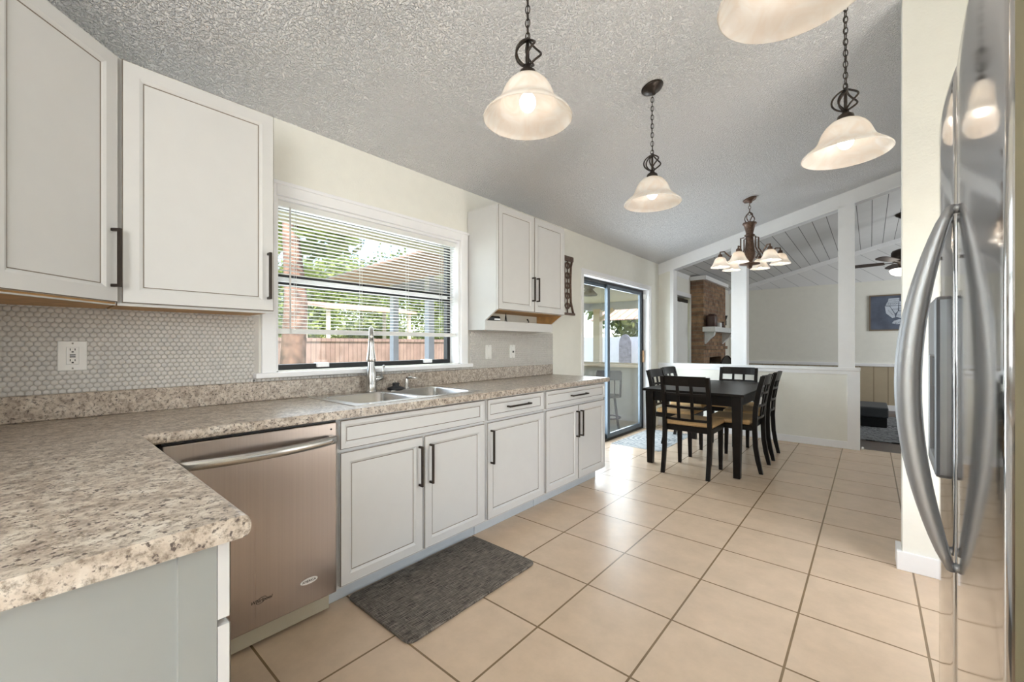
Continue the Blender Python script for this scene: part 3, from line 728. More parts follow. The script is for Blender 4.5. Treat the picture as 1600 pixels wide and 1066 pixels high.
for g in r['geom']:
    if isinstance(g, bmesh.types.BMVert): g.co.z = .9095
b.build('rim', 'steel_sink', sk)
for y0, y1 in ((1.070, 1.440), (1.475, 1.838)):
    b = MB(); prev = None; x0, x1 = gx[1], gx[2]
    for ins, zz in ((0, z), (.006, z-.008), (.014, .79), (.035, .76), (.06, .752)):
        ring = []
        cr = .05-ins*.2
        for cx_, cy_, a0 in ((x1-ins-cr, y1-ins-cr, 0), (x0+ins+cr, y1-ins-cr, PI/2), (x0+ins+cr, y0+ins+cr, PI), (x1-ins-cr, y0+ins+cr, 3*PI/2)):
            for k in range(5): ring.append((cx_+cr*math.cos(a0+k*PI/8), cy_+cr*math.sin(a0+k*PI/8), zz))
        ring = [b.bm.verts.new(p) for p in ring]
        if prev:
            for k in range(20): f = b.bm.faces.new([prev[k], prev[(k+1) % 20], ring[(k+1) % 20], ring[k]]); f.smooth = True
        else:
            cs = [b.bm.verts.new(p) for p in ((x1, y1, z), (x0, y1, z), (x0, y0, z), (x1, y0, z))]
            for q in range(4):
                for k in range(4): b.bm.faces.new([cs[q], ring[q*5+k], ring[q*5+k+1]])
        prev = ring
    b.bm.faces.new(prev)
    bw = b.build('bowl', 'steel_sink', sk)
    MB().lathe([(0, .004), (.03, .004), (.042, .002), (.045, 0)], ((x0+x1)/2, (y0+y1)/2, .7525), 20).build('drain', 'chrome', bw)
fc = thing('faucet', 'brushed nickel pull down faucet standing behind the sink divider', 'faucet', (-2.335, 1.40, .9135))
FXx, FY = -2.335, 1.40
b = MB(); b.lathe([(0, 0), (.034, 0), (.034, .006), (.027, .012), (.029, .05), (.032, .09), (.028, .125), (.020, .155), (.0165, .20), (.0155, .22)], (FXx, FY, .9135), 24)
b.build('base', 'nickel', fc)
fdx, fdy = .857, -.515
pa = [(FXx, FY, 1.13), (FXx, FY, 1.22)]+[(FXx+fdx*(.065-.065*math.cos(a)), FY+fdy*(.065-.065*math.cos(a)), 1.235+.062*math.sin(a)) for a in [PI*i/10 for i in range(0, 10)]]+[(FXx+fdx*.128, FY+fdy*.128, 1.225)]
MB().tube(pa, [.0155]*2+[.014]*(len(pa)-2), 14).build('spout', 'nickel', fc)
b = MB(); b.lathe([(.013, 0), (.017, -.005), (.017, -.02)], (FXx+fdx*.128, FY+fdy*.128, 1.228), 18); b.lathe([(.0165, 0), (.018, -.03), (.026, -.085), (.027, -.10), (.024, -.105), (0, -.105)], (FXx+fdx*.128, FY+fdy*.128, 1.206), 20)
b.build('spray_head', 'nickel', fc)
b = MB(); b.tube([(FXx, FY+.02, .985), (FXx+.002, FY+.075, .995)], [.020, .013], 14); b.tube([(FXx+.002, FY+.068, .995), (FXx+.01, FY+.072, 1.03), (FXx+.02, FY+.075, 1.065)], [.006, .005, .005], 10); b.sphere((FXx+.02, FY+.075, 1.068), .008, 10)
b.build('lever', 'nickel', fc)
sd = thing('soap_dispenser', 'small nickel soap pump on the sink deck beside the faucet', 'soap dispenser', (-2.335, 1.66, .9135))
b = MB(); b.lathe([(0, 0), (.022, 0), (.022, .004), (.014, .01), (.013, .05), (.009, .06), (.009, .068)], (-2.335, 1.66, .9135), 18); b.build('body', 'nickel', sd)
MB().tube([(-2.335, 1.66, .98), (-2.31, 1.668, .986), (-2.255, 1.685, .983)], [.0085, .007, .005], 10).build('nozzle', 'nickel', sd)
sp = thing('sink_stopper', 'black rubber sink stopper lying on the sink deck between faucet and soap pump', 'stopper', (-2.335, 1.575, .9135))
MB().lathe([(0, 0), (.052, 0), (.055, .005), (.050, .012), (.022, .020), (.020, .028), (.024, .034), (.020, .042), (0, .044)], (-2.333, 1.575, .9137), 24).build('plug', 'rubber', sp)

# ------------------------------------------------------------------ kitchen mat and door rug
def rounded(x0, x1, y0, y1, r, z):
    out = []
    for cx_, cy_, a0 in ((x1-r, y1-r, 0), (x0+r, y1-r, PI/2), (x0+r, y0+r, PI), (x1-r, y0+r, 3*PI/2)):
        for k in range(7): out.append((cx_+r*math.cos(a0+k*PI/12), cy_+r*math.sin(a0+k*PI/12), z))
    return out
o = MB().prism(rounded(-1.882, -1.392, 1.0, 1.832, .035, .0005), (0, 0, .014)).build('kitchen_mat', 'mat_weave', bevel=.006)
tag(o, 'dark grey woven cushion mat on the tile floor in front of the sink cabinet', 'mat')
o = MB().box(-2.40, -1.80, 4.66, 5.83, .0003, .0025).build('door_rug', 'rug_door')
tag(o, 'grey patterned rug on the floor in front of the sliding glass door', 'rug')

# ------------------------------------------------------------------ iron wall ornament
io = MB(); y0, y1 = 3.62, 3.82; xi = WX+.012
io.box(WX, WX+.022, 3.60, 3.80, 2.075, 2.125); io.box(WX, WX+.025, 3.60, 3.83, 1.512, 1.535)
io.tube([(xi, 3.785, 2.08), (xi, 3.765, 2.02), (xi, 3.755, 1.85), (xi, 3.765, 1.65), (xi, 3.80, 1.56), (xi, 3.815, 1.53)], .011, 8)
io.tube([(xi, 3.615, 2.08), (xi, 3.635, 2.02), (xi, 3.645, 1.85), (xi, 3.635, 1.65), (xi, 3.61, 1.56), (xi, 3.60, 1.53)], .011, 8)
for k in range(5):
    zc = 1.60+k*.105
    for s in (1, -1):
        io.tube([(xi, 3.70+s*(.052*math.cos(t)*(1-t/9)), zc+.045*math.sin(t)*(1-t/9)) for t in [i*.45 for i in range(14)]], .0065, 6)
io.tube([(xi, 3.70, 1.52), (xi, 3.70, 2.09)], .006, 6)
tag(io.build('iron_ornament', 'rustbronze'), 'dark scrolled iron wall ornament hanging beside the two door wall cabinet', 'wall ornament')

# ------------------------------------------------------------------ pendants
tilt = Vector((-SL, 0, 1)).normalized()
def link_chain(b, p, q, ll=.034, w=.0085, r=.0021):
    p, q = Vector(p), Vector(q); d = (q-p); n = max(1, int(d.length/(ll*.74))); st = d/n
    for k in range(n):
        c_ = p+st*(k+.5); a = PI*.5*(k % 2)+.4; u = Vector((math.cos(a), math.sin(a), 0))
        pts = [c_+u*w*math.cos(2*PI*i/12)+Z*(ll/2)*math.sin(2*PI*i/12) for i in range(12)]
        b.tube(pts, r, 5, closed=True)
SH = [(.026, .158), (.040, .156), (.058, .147), (.076, .130), (.090, .108), (.099, .085), (.106, .066), (.118, .049), (.138, .032), (.156, .017), (.166, .006), (.168, .001), (.165, -.001)]
def pendant(label, x, y, zr=2.06):
    p = thing('pendant_lamp', label, 'pendant lamp', (x, y, zr), 'bell shade pendant lamps')
    prof = SH+[(r-.004, z_-.001) for r, z_ in SH[::-1][1:]]
    MB().lathe(prof, (x, y, zr), 48).build('shade', 'alabaster', p)
    MB().lathe([(0, .165), (.012, .205), (.014, .190), (.030, .178), (.034, .160), (.030, .152), (.018, .150), (.016, .10), (0, .10)], (x, y, zr), 24).build('socket_cap', 'bronze', p)
    MB().sphere((x, y, zr+.062), .031, 16, sz=1.15).build('bulb', 'bulb', p)
    b = MB(); zc = zr+.200
    for k in range(5):
        a0 = 2*PI*k/5
        b.tube([(x+.048*math.sin(PI*t)**.8*math.cos(a0+1.6*t)+.004*math.cos(a0), y+.048*math.sin(PI*t)**.8*math.sin(a0+1.6*t)+.004*math.sin(a0), zc+.098*t) for t in [i/14 for i in range(15)]], .0042, 6)
    b.tube([(x, y, zc-.01), (x, y, zc+.105)], .0065, 8)
    b.build('scroll_cage', 'bronze', p)
    top = cz(x)
    b = MB(); link_chain(b, (x, y, zc+.098), (x, y, top-.035)); b.tube([(x+.004, y, zc+.1), (x-.005, y+.005, (zc+top)/2), (x, y, top-.02)], .002, 5)
    b.build('chain', 'bronze', p)
    MB().lathe([(0, -.05), (.009, -.048), (.012, -.030), (.040, -.022), (.060, -.010), (.066, -.001), (0, -.001)], (x, y, top), 28, tilt).build('canopy', 'bronze', p)
    return p
pendant('bell pendant lamp hanging over the dishwasher side of the kitchen, nearest the window wall', -.985, 1.245, 2.055)
pendant('bell pendant lamp whose dark round ceiling canopy is in view, near the dining table', -1.009, 2.496, 2.06)
pendant('bell pendant lamp hanging by the white stub wall and refrigerator', -.085, 2.43, 2.062)
pendant('bell pendant lamp cut off by the top edge of the picture, closest to the camera', -.145, 1.235, 2.06)

# ------------------------------------------------------------------ chandelier
cx_, cy_ = -.988, 5.10; ctz = cz(cx_)
ch = thing('chandelier', 'six arm bronze chandelier with frosted bell shades hanging above the dining table', 'chandelier', (cx_, cy_, 2.05))
o3 = (cx_, cy_, 0)
MB().lathe([(0, -.05), (.012, -.045), (.02, -.03), (.06, -.018), (.068, -.001), (0, -.001)], (cx_, cy_, ctz), 28, tilt).build('canopy', 'rustbronze', ch)
b = MB(); link_chain(b, (cx_, cy_, 2.60), (cx_, cy_, ctz-.04), .04, .011, .003); b.build('chain', 'rustbronze', ch)
b = MB()
for k in range(4):
    a0 = 2*PI*k/4
    b.tube([(cx_+.05*math.sin(PI*t)**.7*math.cos(a0+1.3*t), cy_+.05*math.sin(PI*t)**.7*math.sin(a0+1.3*t), 2.50+.13*t) for t in [i/12 for i in range(13)]], .005, 6)
b.build('scroll_cage', 'rustbronze', ch)
MB().lathe([(0, 2.51), (.066, 2.515), (.070, 2.505), (.055, 2.49), (.045, 2.45), (.036, 2.41), (.034, 2.395), (.050, 2.385), (.050, 2.375), (.036, 2.37), (.038, 2.31), (.046, 2.24), (.055, 2.18), (.050, 2.13), (.030, 2.10), (.028, 2.09), (.100, 2.075), (.098, 2.068), (.03, 2.062), (.022, 2.03), (0, 2.02)], o3, 32).build('column', 'rustbronze', ch)
SH2 = [(.022, .110), (.034, .108), (.048, .098), (.058, .080), (.066, .055), (.078, .030), (.096, .006), (.100, 0), (.096, 0)]
for k in range(6):
    a = 2*PI*k/6+.35; u = Vector((math.cos(a), math.sin(a), 0)); C0 = Vector(o3)
    sc_ = C0+u*.285; zr = 2.055
    prof = SH2+[(r-.003, z_) for r, z_ in SH2[::-1][1:]]
    pts = [C0+u*.05+Z*2.36, C0+u*.085+Z*2.355, C0+u*.085+Z*2.24, C0+u*.13+Z*2.17, C0+u*.19+Z*2.165, C0+u*.245+Z*2.225, C0+u*.285+Z*2.222, C0+u*.285+Z*2.19]
    arm = MB().tube(pts, .007, 8).build('arm', 'rustbronze', ch)
    MB().lathe([(0, .165), (.006, .160), (.008, .145), (.020, .138), (.024, .110), (.022, .102), (.012, .10), (.010, .07), (0, .07)], sc_+Z*zr, 16).build('socket', 'rustbronze', arm)
    MB().lathe(prof, sc_+Z*zr, 28).build('shade', 'alabaster', arm)
    MB().sphere(tuple(sc_+Z*(zr+.035)), .022, 12, sz=1.2).build('bulb', 'cbulb', arm)

# ------------------------------------------------------------------ dining table and chairs
tb = thing('dining_table', 'black rectangular dining table standing below the chandelier', 'table', (-1.31, 4.89, 0))
tx0, tx1, ty0, ty1 = -1.775, -.845, 4.125, 5.655
MB().box(tx0, tx1, ty0, ty1, .735, .760).build('tabletop', 'darkwood', tb, bevel=.004)
b = MB(); b.box(tx0+.05, tx1-.05, ty0+.05, ty0+.07, .64, .735); b.box(tx0+.05, tx1-.05, ty1-.07, ty1-.05, .64, .735); b.box(tx0+.05, tx0+.07, ty0+.07, ty1-.07, .64, .735); b.box(tx1-.07, tx1-.05, ty0+.07, ty1-.07, .64, .735)
b.build('apron', 'darkwood', tb)
for x in (tx0+.065, tx1-.065):
    for y in (ty0+.065, ty1-.065):
        MB().bar((x, y, .7349), (x, y, 0), .080, .080, (0, 1, 0), .056, .056).build('leg', 'darkwood', tb, bevel=.003)
def chair(label):
    c = thing('dining_chair', label, 'chair', (0, 0, 0), 'black dining chairs around the table')   # faces +y
    MB().box(-.215, .215, -.175, .215, .395, .445).build('seat_frame', 'darkwood', c, bevel=.003)
    b = MB(); b.box(-.222, .222, -.165, .225, .445, .495); b.build('seat_cushion', 'seat', c, bevel=.022, seg=4)
    for s in (-1, 1):
        MB().bar((s*.193, .190, .395), (s*.193, .196, 0), .042, .042, (0, 1, 0), .030, .030).build('leg', 'darkwood', c, bevel=.002)
        b = MB(); prof_ = [(-.252, 0), (-.225, .12), (-.205, .25), (-.198, .42), (-.205, .60), (-.235, .78), (-.268, .91)]
        pr = []
        for (y, z_) in prof_:
            wd = .032 if z_ < .1 else .040
            pr.append([b.bm.verts.new((s*.200+dx, y+dy, z_)) for dx, dy in ((-.017, -wd/2), (.017, -wd/2), (.017, wd/2), (-.017, wd/2))])
        for p_, q_ in zip(pr, pr[1:]):
            for j in range(4): b.bm.faces.new([p_[j], p_[(j+1) % 4], q_[(j+1) % 4], q_[j]])
        b.bm.faces.new(pr[0][::-1]); b.bm.faces.new(pr[-1]); b.build('leg', 'darkwood', c, bevel=.002)
    def yb(z_): return -.198-(.0 if z_ < .45 else (z_-.45)**1.35*.19)
    def rail(b, z0, z1, th):
        n = 8
        for i in range(n):
            xa, xb = -.183+.366*i/n, -.183+.366*(i+1)/n
            bow = lambda x: -.022*(1-(x/.183)**2)
            v = []
            for x in (xa, xb):
                for z_ in (z0, z1):
                    for dy in (-th/2, th/2): v.append((x, yb(z_)+bow(x)+dy, z_))
            vs = [b.bm.verts.new(p) for p in v]
            for f in ((0, 1, 3, 2), (4, 6, 7, 5), (0, 4, 5, 1), (2, 3, 7, 6), (0, 2, 6, 4), (1, 5, 7, 3)): b.bm.faces.new([vs[k] for k in f])
    b = MB(); rail(b, .825, .915, .022); b.build('top_rail', 'darkwood', c)
    b = MB()
    for z0 in (.500, .615, .735): rail(b, z0, z0+.022, .018)
    for x in (-.061, .061):
        for z0, z1 in ((.515, .62), (.62, .74), (.74, .83)):
            b.bar((x, yb(z0)-.019, z0), (x, yb(z1)-.019, z1), .026, .014, (0, 1, 0))
    b.build('lattice', 'darkwood', c)
    return c
ch0 = chair('black lattice back chair at the near end of the table, its back towards the kitchen')
ch0.location = (-1.288, 4.185, 0)
for lb, x, y, rz in (('black lattice back chair on the right side of the table, nearer the kitchen', -1.02, 4.66, PI/2),
                     ('black lattice back chair on the right side of the table, nearer the half wall', -1.02, 5.26, PI/2+.03),
                     ('black lattice back chair on the sliding door side of the table, nearer the kitchen', -1.665, 4.86, -PI/2),
                     ('black lattice back chair on the sliding door side of the table, nearer the half wall', -1.745, 5.50, -PI/2),
                     ('black lattice back chair at the far end of the table, facing the kitchen', -1.285, 5.72, PI)):
    k = copy_tree(ch0); k['label'] = lb; k.location = (x, y, 0); k.rotation_euler = (0, 0, rz)

# ------------------------------------------------------------------ refrigerator
fr = thing('refrigerator', 'tall stainless side by side refrigerator at the right edge of view', 'refrigerator', (0, 0, 0))
# local frame: front plane x=0 facing -x, y from 0 (near) to .90 (far)
FH = 1.80
MB().box(.075, .78, .004, .896, .02, FH-.02).build('cabinet_body', 'fridge_side', fr, bevel=.004)
MB().box(.03, .10, .02, .88, .005, .09).build('base_grille', 'black', fr)
def fdoor(nm, y0, y1):
    b = MB(); n = 14; rows = []
    for k in range(n+1):
        s = k/n; y = y0+(y1-y0)*s
        e = min(s, 1-s); rnd = .002*(1-min(1, e/.02))**2
        rows.append((rnd-.007*(1-(2*s-1)**2), y))
    zs = [.10, .115, .16]+[.16+(FH-.21-.10)*i/5 for i in range(1, 6)]+[FH-.10, FH-.05, FH-.025, FH]
    zs = sorted(set(zs)); g = []
    for z_ in zs:
        q = (.012*(1-min(1, (FH-z_)/.05))**2)+(.006*(1-min(1, (z_-.10)/.02))**2)
        g.append([b.bm.verts.new((x+q, y, z_)) for x, y in rows])
    for r0, r1 in zip(g, g[1:]):
        for k in range(n): f = b.bm.faces.new([r0[k], r0[k+1], r1[k+1], r1[k]]); f.smooth = True
    bk = [[b.bm.verts.new((.068, y, z_)) for y in (y0, y1)] for z_ in zs]
    for (a, c_), (r0, r1) in zip(zip(bk, bk[1:]), zip(g, g[1:])):
        b.bm.faces.new([a[0], a[1], c_[1], c_[0]]); 
        f = b.bm.faces.new([r0[0], r1[0], c_[0], a[0]]); f.material_index = 1
        f = b.bm.faces.new([r0[-1], a[1], c_[1], r1[-1]]); f.material_index = 1
    b.bm.faces.new(g[0]+[bk[0][1], bk[0][0]]); b.bm.faces.new(g[-1]+[bk[-1][1], bk[-1][0]])
    return b.build(nm, ['steel_fridge', 'fridge_side'], fr)
d_near = fdoor('fridge_door', 0, .5235); d_far = fdoor('freezer_door', .5245, .90)
def fhandle(y, door):
    b = MB(); n = 24; pr = []
    for i in range(n+1):
        s = i/n; z_ = .755+.72*s; q = math.sin(PI*s); bow = .010+.062*q**.85
        w = .011+.012*q**.6; th = .007+.014*q**.6
        pr.append([b.bm.verts.new((-bow+th*math.cos(2*PI*j/10), y+w*math.sin(2*PI*j/10), z_)) for j in range(10)])
    for p_, q_ in zip(pr, pr[1:]):
        for j in range(10): f = b.bm.faces.new([p_[j], p_[(j+1) % 10], q_[(j+1) % 10], q_[j]]); f.smooth = True
    b.bm.faces.new(pr[0]); b.bm.faces.new(pr[-1][::-1])
    for z_ in (.762, 1.468): b.tube([(-.008, y, z_), (.006, y, z_)], .009, 8)
    b.build('handle', 'steel_handle', door)
fhandle(.478, d_near); fhandle(.570, d_far)
b = MB(); b.box(-.024, .004, .625, .645, .90, 1.31); b.box(-.024, .004, .825, .845, .90, 1.31); b.box(-.024, .004, .645, .825, 1.17, 1.31); b.box(-.024, .004, .645, .825, .90, .935)
dp = b.build('dispenser', 'plasticgrey', d_far, bevel=.008)
MB().box(-.006, .002, .645, .825, .935, 1.17).build('dispenser_recess', 'black', dp)
b = MB(); b.box(-.020, -.006, .70, .77, 1.10, 1.17); b.build('dispenser_lever', 'rubber', dp)
fr.location = (.120, .715, 0); fr.rotation_euler = (0, 0, -math.atan(.022/.9))

# ------------------------------------------------------------------ living room beyond
# fireplace
fp = thing('fireplace', 'brown brick fireplace on the left wall of the room beyond the half wall', 'fireplace', (-2.3, 8.35, 0))
fx = -2.19; fy0, fy1 = 7.66, 9.10
b = MB(); b.box(WX+.001, fx, fy0, 8.02, 0, 2.33); b.box(WX+.001, fx, 8.78, fy1, 0, 2.33); b.box(WX+.001, fx, 8.02, 8.78, .98, 2.33); b.box(WX+.001, fx, 8.02, 8.78, 0, .25)
b.box(fx, fx+.04, fy0, fy1, 1.12, 1.18)
b.build('brickwork', 'brick', fp)
MB().box(WX+.002, WX+.03, 8.02, 8.78, .25, .98).build('firebox', 'black', fp)
b = MB(); b.box(fx, -1.985, 7.60, 9.10, 1.425, 1.512); m_ = b.build('mantel_shelf', 'mantel', fp, bevel=.006)
for y in (7.72, 8.85):
    MB().prism([(fx, y, 1.425), (-2.03, y, 1.425), (-2.05, y, 1.36), (-2.12, y, 1.30), (fx, y, 1.22)], (0, .10, 0)).build('corbel', 'mantel', m_)
MB().box(WX+.001, fx+.05, fy0-.03, fy1+.03, 2.33, 2.398).build('crown_trim', 'trim', fp)
fs_ = thing('fire_screen', 'black arched metal fire screen in front of the brick fireplace', 'fire screen', (-1.95, 8.45, 0))
b = MB(); b.prism([(-2.02, 8.02+.80*i/16, .04+ (.84+.12*math.sin(PI*i/16))) for i in range(17)]+[(-2.02, 8.82, .04), (-2.02, 8.02, .04)], (.012, 0, 0)); b.build('mesh_panel', 'blackmetal', fs_)
b = MB(); b.tube([(-2.0, 8.02, .0), (-2.0, 8.02, .88)]+[(-2.0, 8.02+.80*i/16, .88+.12*math.sin(PI*i/16)) for i in range(17)]+[(-2.0, 8.82, .88), (-2.0, 8.82, 0)], .012, 8); b.build('rim', 'blackmetal', fs_)
ck = thing('fireside_chair', 'black curved back chair standing right of the brick fireplace', 'chair', (-1.72, 8.6, 0))
b = MB(); b.tube([(-1.80, 8.55+.24*math.cos(PI*i/16), .72+.30*math.sin(PI*i/16)) for i in range(17)], .022, 8)
for i in range(3, 14, 2): b.tube([(-1.80, 8.55+.24*math.cos(PI*i/16), .72+.30*math.sin(PI*i/16)), (-1.74, 8.55+.2*math.cos(PI*i/16), .44)], .010, 6)
b.tube([(-1.80, 8.79, .72), (-1.74, 8.76, .44)], .02, 8); b.tube([(-1.80, 8.31, .72), (-1.74, 8.34, .44)], .02, 8)
b.build('backrest', 'black', ck)
MB().box(-1.78, -1.32, 8.30, 8.80, .42, .46).build('seat', 'black', ck, bevel=.01)
for x in (-1.75, -1.36):
    for y in (8.34, 8.76): MB().tube([(x, y, .42), (x, y, .0)], .02, 8).build('leg', 'black', ck)
pt = thing('jug', 'dark brown round jug standing on the near end of the mantel shelf', 'jug', (-2.09, 7.78, 1.512))
MB().lathe([(0, 0), (.075, 0), (.088, .02), (.09, .17), (.082, .20), (.06, .21), (.055, .225), (0, .225)], (-2.09, 7.78, 1.512), 24).build('body', 'pot', pt)
MB().tube([(-2.09, 7.86, 1.68), (-2.09, 7.92, 1.67), (-2.09, 7.92, 1.58), (-2.09, 7.865, 1.55)], .012, 8).build('jug_handle', 'pot', pt)
o = MB().box(-2.12, -2.04, 8.10, 8.24, 1.512, 1.60).build('storage_box', 'mantel', bevel=.004); tag(o, 'small white box on the mantel shelf between the jug and dark ornament', 'box')
b = MB(); b.sphere((-2.08, 8.42, 1.56), .048, 14, sx=.8); b.lathe([(0, 0), (.05, 0), (.04, .02), (0, .02)], (-2.08, 8.42, 1.512), 16); b.sphere((-2.08, 8.47, 1.61), .025, 10)
tag(b.build('ornament', 'pot'), 'small dark ornament beside the white box on the mantel shelf', 'ornament')
# picture further along on the far wall corner (small dark sconce)
b = MB(); b.box(-2.40, -2.33, 9.62, 9.78, 1.62, 1.72); b.lathe([(.03, 0), (.06, .10)], (-2.35, 9.7, 1.72), 14)
tag(b.build('wall_sconce', 'blackmetal'), 'small black wall lamp beyond the brick chimney', 'wall lamp')

# living room window with vertical blind
w2 = bpy.data.objects.new('window_2', None); COL.objects.link(w2); w2.location = (WX, 7.3, .7); w2['kind'] = 'structure'
b = MB(); b.box(WX, WX+.02, 6.88, 6.95, .63, 2.09); b.box(WX, WX+.02, 7.62, 7.655, .63, 2.09); b.box(WX, WX+.02, 6.95, 7.62, 2.02, 2.09); b.box(WX-.1, WX+.04, 6.86, 7.655, .66, .70)
b.build('casing', 'trim', w2)
b = MB(); b.box(WX-.12, WX-.09, 6.95, 6.98, .70, 2.02); b.box(WX-.12, WX-.09, 7.58, 7.61, .70, 2.02); b.box(WX-.12, WX-.09, 6.98, 7.58, .70, .74); b.box(WX-.12, WX-.09, 6.98, 7.58, 1.98, 2.02)
b.build('sash_frame', 'blackgap', w2)
MB().box(WX-.107, WX-.103, 6.98, 7.58, .74, 1.98).build('pane', 'pane', w2)
vb = thing('vertical_blind', 'white vertical blind panels hanging in the window beside the brick fireplace', 'blind', (WX-.04, 7.3, 2.0))
MB().box(WX-.06, WX-.02, 6.955, 7.60, 1.93, 1.99).build('headrail', 'black', vb)
b = MB()
for k in range(7):
    y = 6.98+k*.092
    if k == 2: continue
    b.obox((WX-.04, y, .76), Vector((.5, .86, 0)), Z, Vector((.86, -.5, 0)), -.044, .044, 0, 1.17, -.001, .001)
b.build('vanes', 'blindwhite', vb)

# ceiling fan
fn = thing('ceiling_fan', 'dark bronze ceiling fan with lit bowl, partly behind the white stub wall', 'ceiling fan', (.36, 8.3, 2.5))
fxx, fyy = .36, 8.3
MB().lathe([(0, -.10), (.02, -.09), (.05, -.06), (.085, -.02), (.09, 0), (0, 0)], (fxx, fyy, cz(fxx)-.004), 24, tilt).build('canopy', 'bronze', fn)
MB().tube([(fxx, fyy, cz(fxx)-.05), (fxx, fyy, 2.58)], .014, 10).build('downrod', 'bronze', fn)
MB().lathe([(0, 2.60), (.05, 2.595), (.115, 2.57), (.13, 2.54), (.13, 2.44), (.11, 2.41), (.06, 2.39), (.05, 2.33), (.07, 2.31), (0, 2.31)], (fxx, fyy, 0), 28).build('motor_housing', 'bronze', fn)
MB().lathe([(.07, 2.312), (.13, 2.305), (.15, 2.285), (.13, 2.24), (.08, 2.21), (.02, 2.20), (0, 2.20)], (fxx, fyy, 0), 28).build('light_bowl', 'lit_glass', fn)
for k in range(5):
    a = 2*PI*k/5+.52; u = Vector((math.cos(a), math.sin(a), 0)); v_ = Vector((-math.sin(a), math.cos(a), .16)).normalized(); o_ = Vector((fxx, fyy, 2.40))
    b = MB(); ps = []
    for r0, w in ((.20, .05), (.26, .062), (.45, .070), (.60, .066), (.66, .04), (.675, .0)):
        ps.append((r0, w))
    out = [o_+u*r0+v_*w for r0, w in ps]+[o_+u*r0-v_*w for r0, w in ps[::-1][1:]]
    b.prism(out, (0, 0, .008)); bl_ = b.build('blade', 'fanblade', fn)
    MB().bar(o_+u*.10, o_+u*.24+Z*.004, .03, .008).build('blade_iron', 'bronze', bl_)
MB().tube([(fxx+.03, fyy-.02, 2.20), (fxx+.03, fyy-.02, 2.02)], .002, 5).build('pull_chain', 'bronze', fn)

# framed map on far wall
mp_ = thing('framed_map', 'dark slate framed map picture with pale state shapes on the far wall', 'picture', (.45, YF, 1.8))
mx0, mx1, mz0, mz1 = -.015, 1.02, 1.462, 2.118; myf = YF
b = MB(); fwd = .022
b.box(mx0, mx1, myf-.03, myf, mz0, mz0+fwd); b.box(mx0, mx1, myf-.03, myf, mz1-fwd, mz1); b.box(mx0, mx0+fwd, myf-.03, myf, mz0+fwd, mz1-fwd); b.box(mx1-fwd, mx1, myf-.03, myf, mz0+fwd, mz1-fwd)
b.build('frame', 'frame_wood', mp_)
cv = MB().box(mx0+fwd, mx1-fwd, myf-.018, myf-.002, mz0+fwd, mz1-fwd).build('canvas', 'slate', mp_)
st = [('WASHINGTON', [(.255, 2.045), (.40, 2.05), (.40, 1.985), (.245, 1.985)], 0), ('MONTANA', [(.46, 2.05), (.66, 2.045), (.66, 1.975), (.47, 1.965)], 0),
      ('OREGON', [(.235, 1.98), (.39, 1.98), (.385, 1.915), (.215, 1.92)], 0), ('IDAHO', [(.40, 1.99), (.455, 1.97), (.475, 1.92), (.395, 1.915)], 0),
      ('WYOMING', [(.485, 1.96), (.66, 1.965), (.66, 1.895), (.485, 1.895)], 0), ('NEVADA', [(.275, 1.908), (.385, 1.908), (.38, 1.81), (.345, 1.77)], 0),
      ('UTAH', [(.395, 1.905), (.475, 1.905), (.475, 1.82), (.395, 1.82)], 0), ('COLORADO', [(.485, 1.888), (.67, 1.888), (.67, 1.81), (.485, 1.81)], 0),
      ('CALIFORNIA', [(.205, 1.91), (.268, 1.905), (.335, 1.765), (.345, 1.70), (.305, 1.69), (.22, 1.78)], -55), ('ARIZONA', [(.385, 1.81), (.475, 1.81), (.475, 1.685), (.43, 1.68), (.355, 1.71)], 0),
      ('NEW MEXICO', [(.485, 1.80), (.62, 1.80), (.62, 1.70), (.485, 1.69)], 0), ('ALASKA', [(.33, 1.64), (.40, 1.665), (.46, 1.65), (.45, 1.60), (.49, 1.575), (.43, 1.585), (.37, 1.575), (.30, 1.595)], 20),
      ('DAKOTA', [(.67, 2.045), (.85, 2.03), (.85, 1.90), (.67, 1.90)], 0), ('TEXAS', [(.63, 1.80), (.80, 1.79), (.80, 1.66), (.73, 1.60), (.63, 1.69)], 0), ('KANSAS', [(.68, 1.888), (.87, 1.885), (.87, 1.81), (.68, 1.81)], 0)]
for nm, pl, ang in st:
    b = MB(); b.prism([(x, myf-.0185, z_) for x, z_ in pl], (0, -.0015, 0)); q = b.build('state_shape', 'chalk', cv)
    cxm = sum(p[0] for p in pl)/len(pl); czm = sum(p[1] for p in pl)/len(pl); wd = max(p[0] for p in pl)-min(p[0] for p in pl)
    if ang: wd = .15
    a = math.radians(ang); text('lettering', nm, min(.045, wd/len(nm)*1.45), (cxm, myf-.0202, czm), (math.cos(a), 0, math.sin(a)), (-math.sin(a), 0, math.cos(a)), 'slate', q, .0003)

# rug and ottoman
o = MB().box(-1.3, 1.9, 6.90, 9.35, .0005, .012).build('area_rug', 'rug_living'); tag(o, 'dark grey patterned area rug on the wood floor beyond the half wall', 'rug')
ot = thing('ottoman', 'black low ottoman on the patterned rug beyond the half wall', 'ottoman', (-.4, 8.4, .012))
MB().box(-1.0, .185, 8.02, 8.76, .012, .15).build('base', 'ottoman', ot, bevel=.01)
MB().box(-1.02, .20, 8.00, 8.78, .152, .30).build('cushion', 'ottoman_top', ot, bevel=.02, seg=3)
o = MB().lathe([(0, 0), (.016, .002), (.018, .014), (.010, .022), (0, .024)], (-.075, YH-.02, .03), 14, X).build('door_stop', 'plate'); tag(o, 'tiny white door stop at the foot of the half wall end', 'door stop')

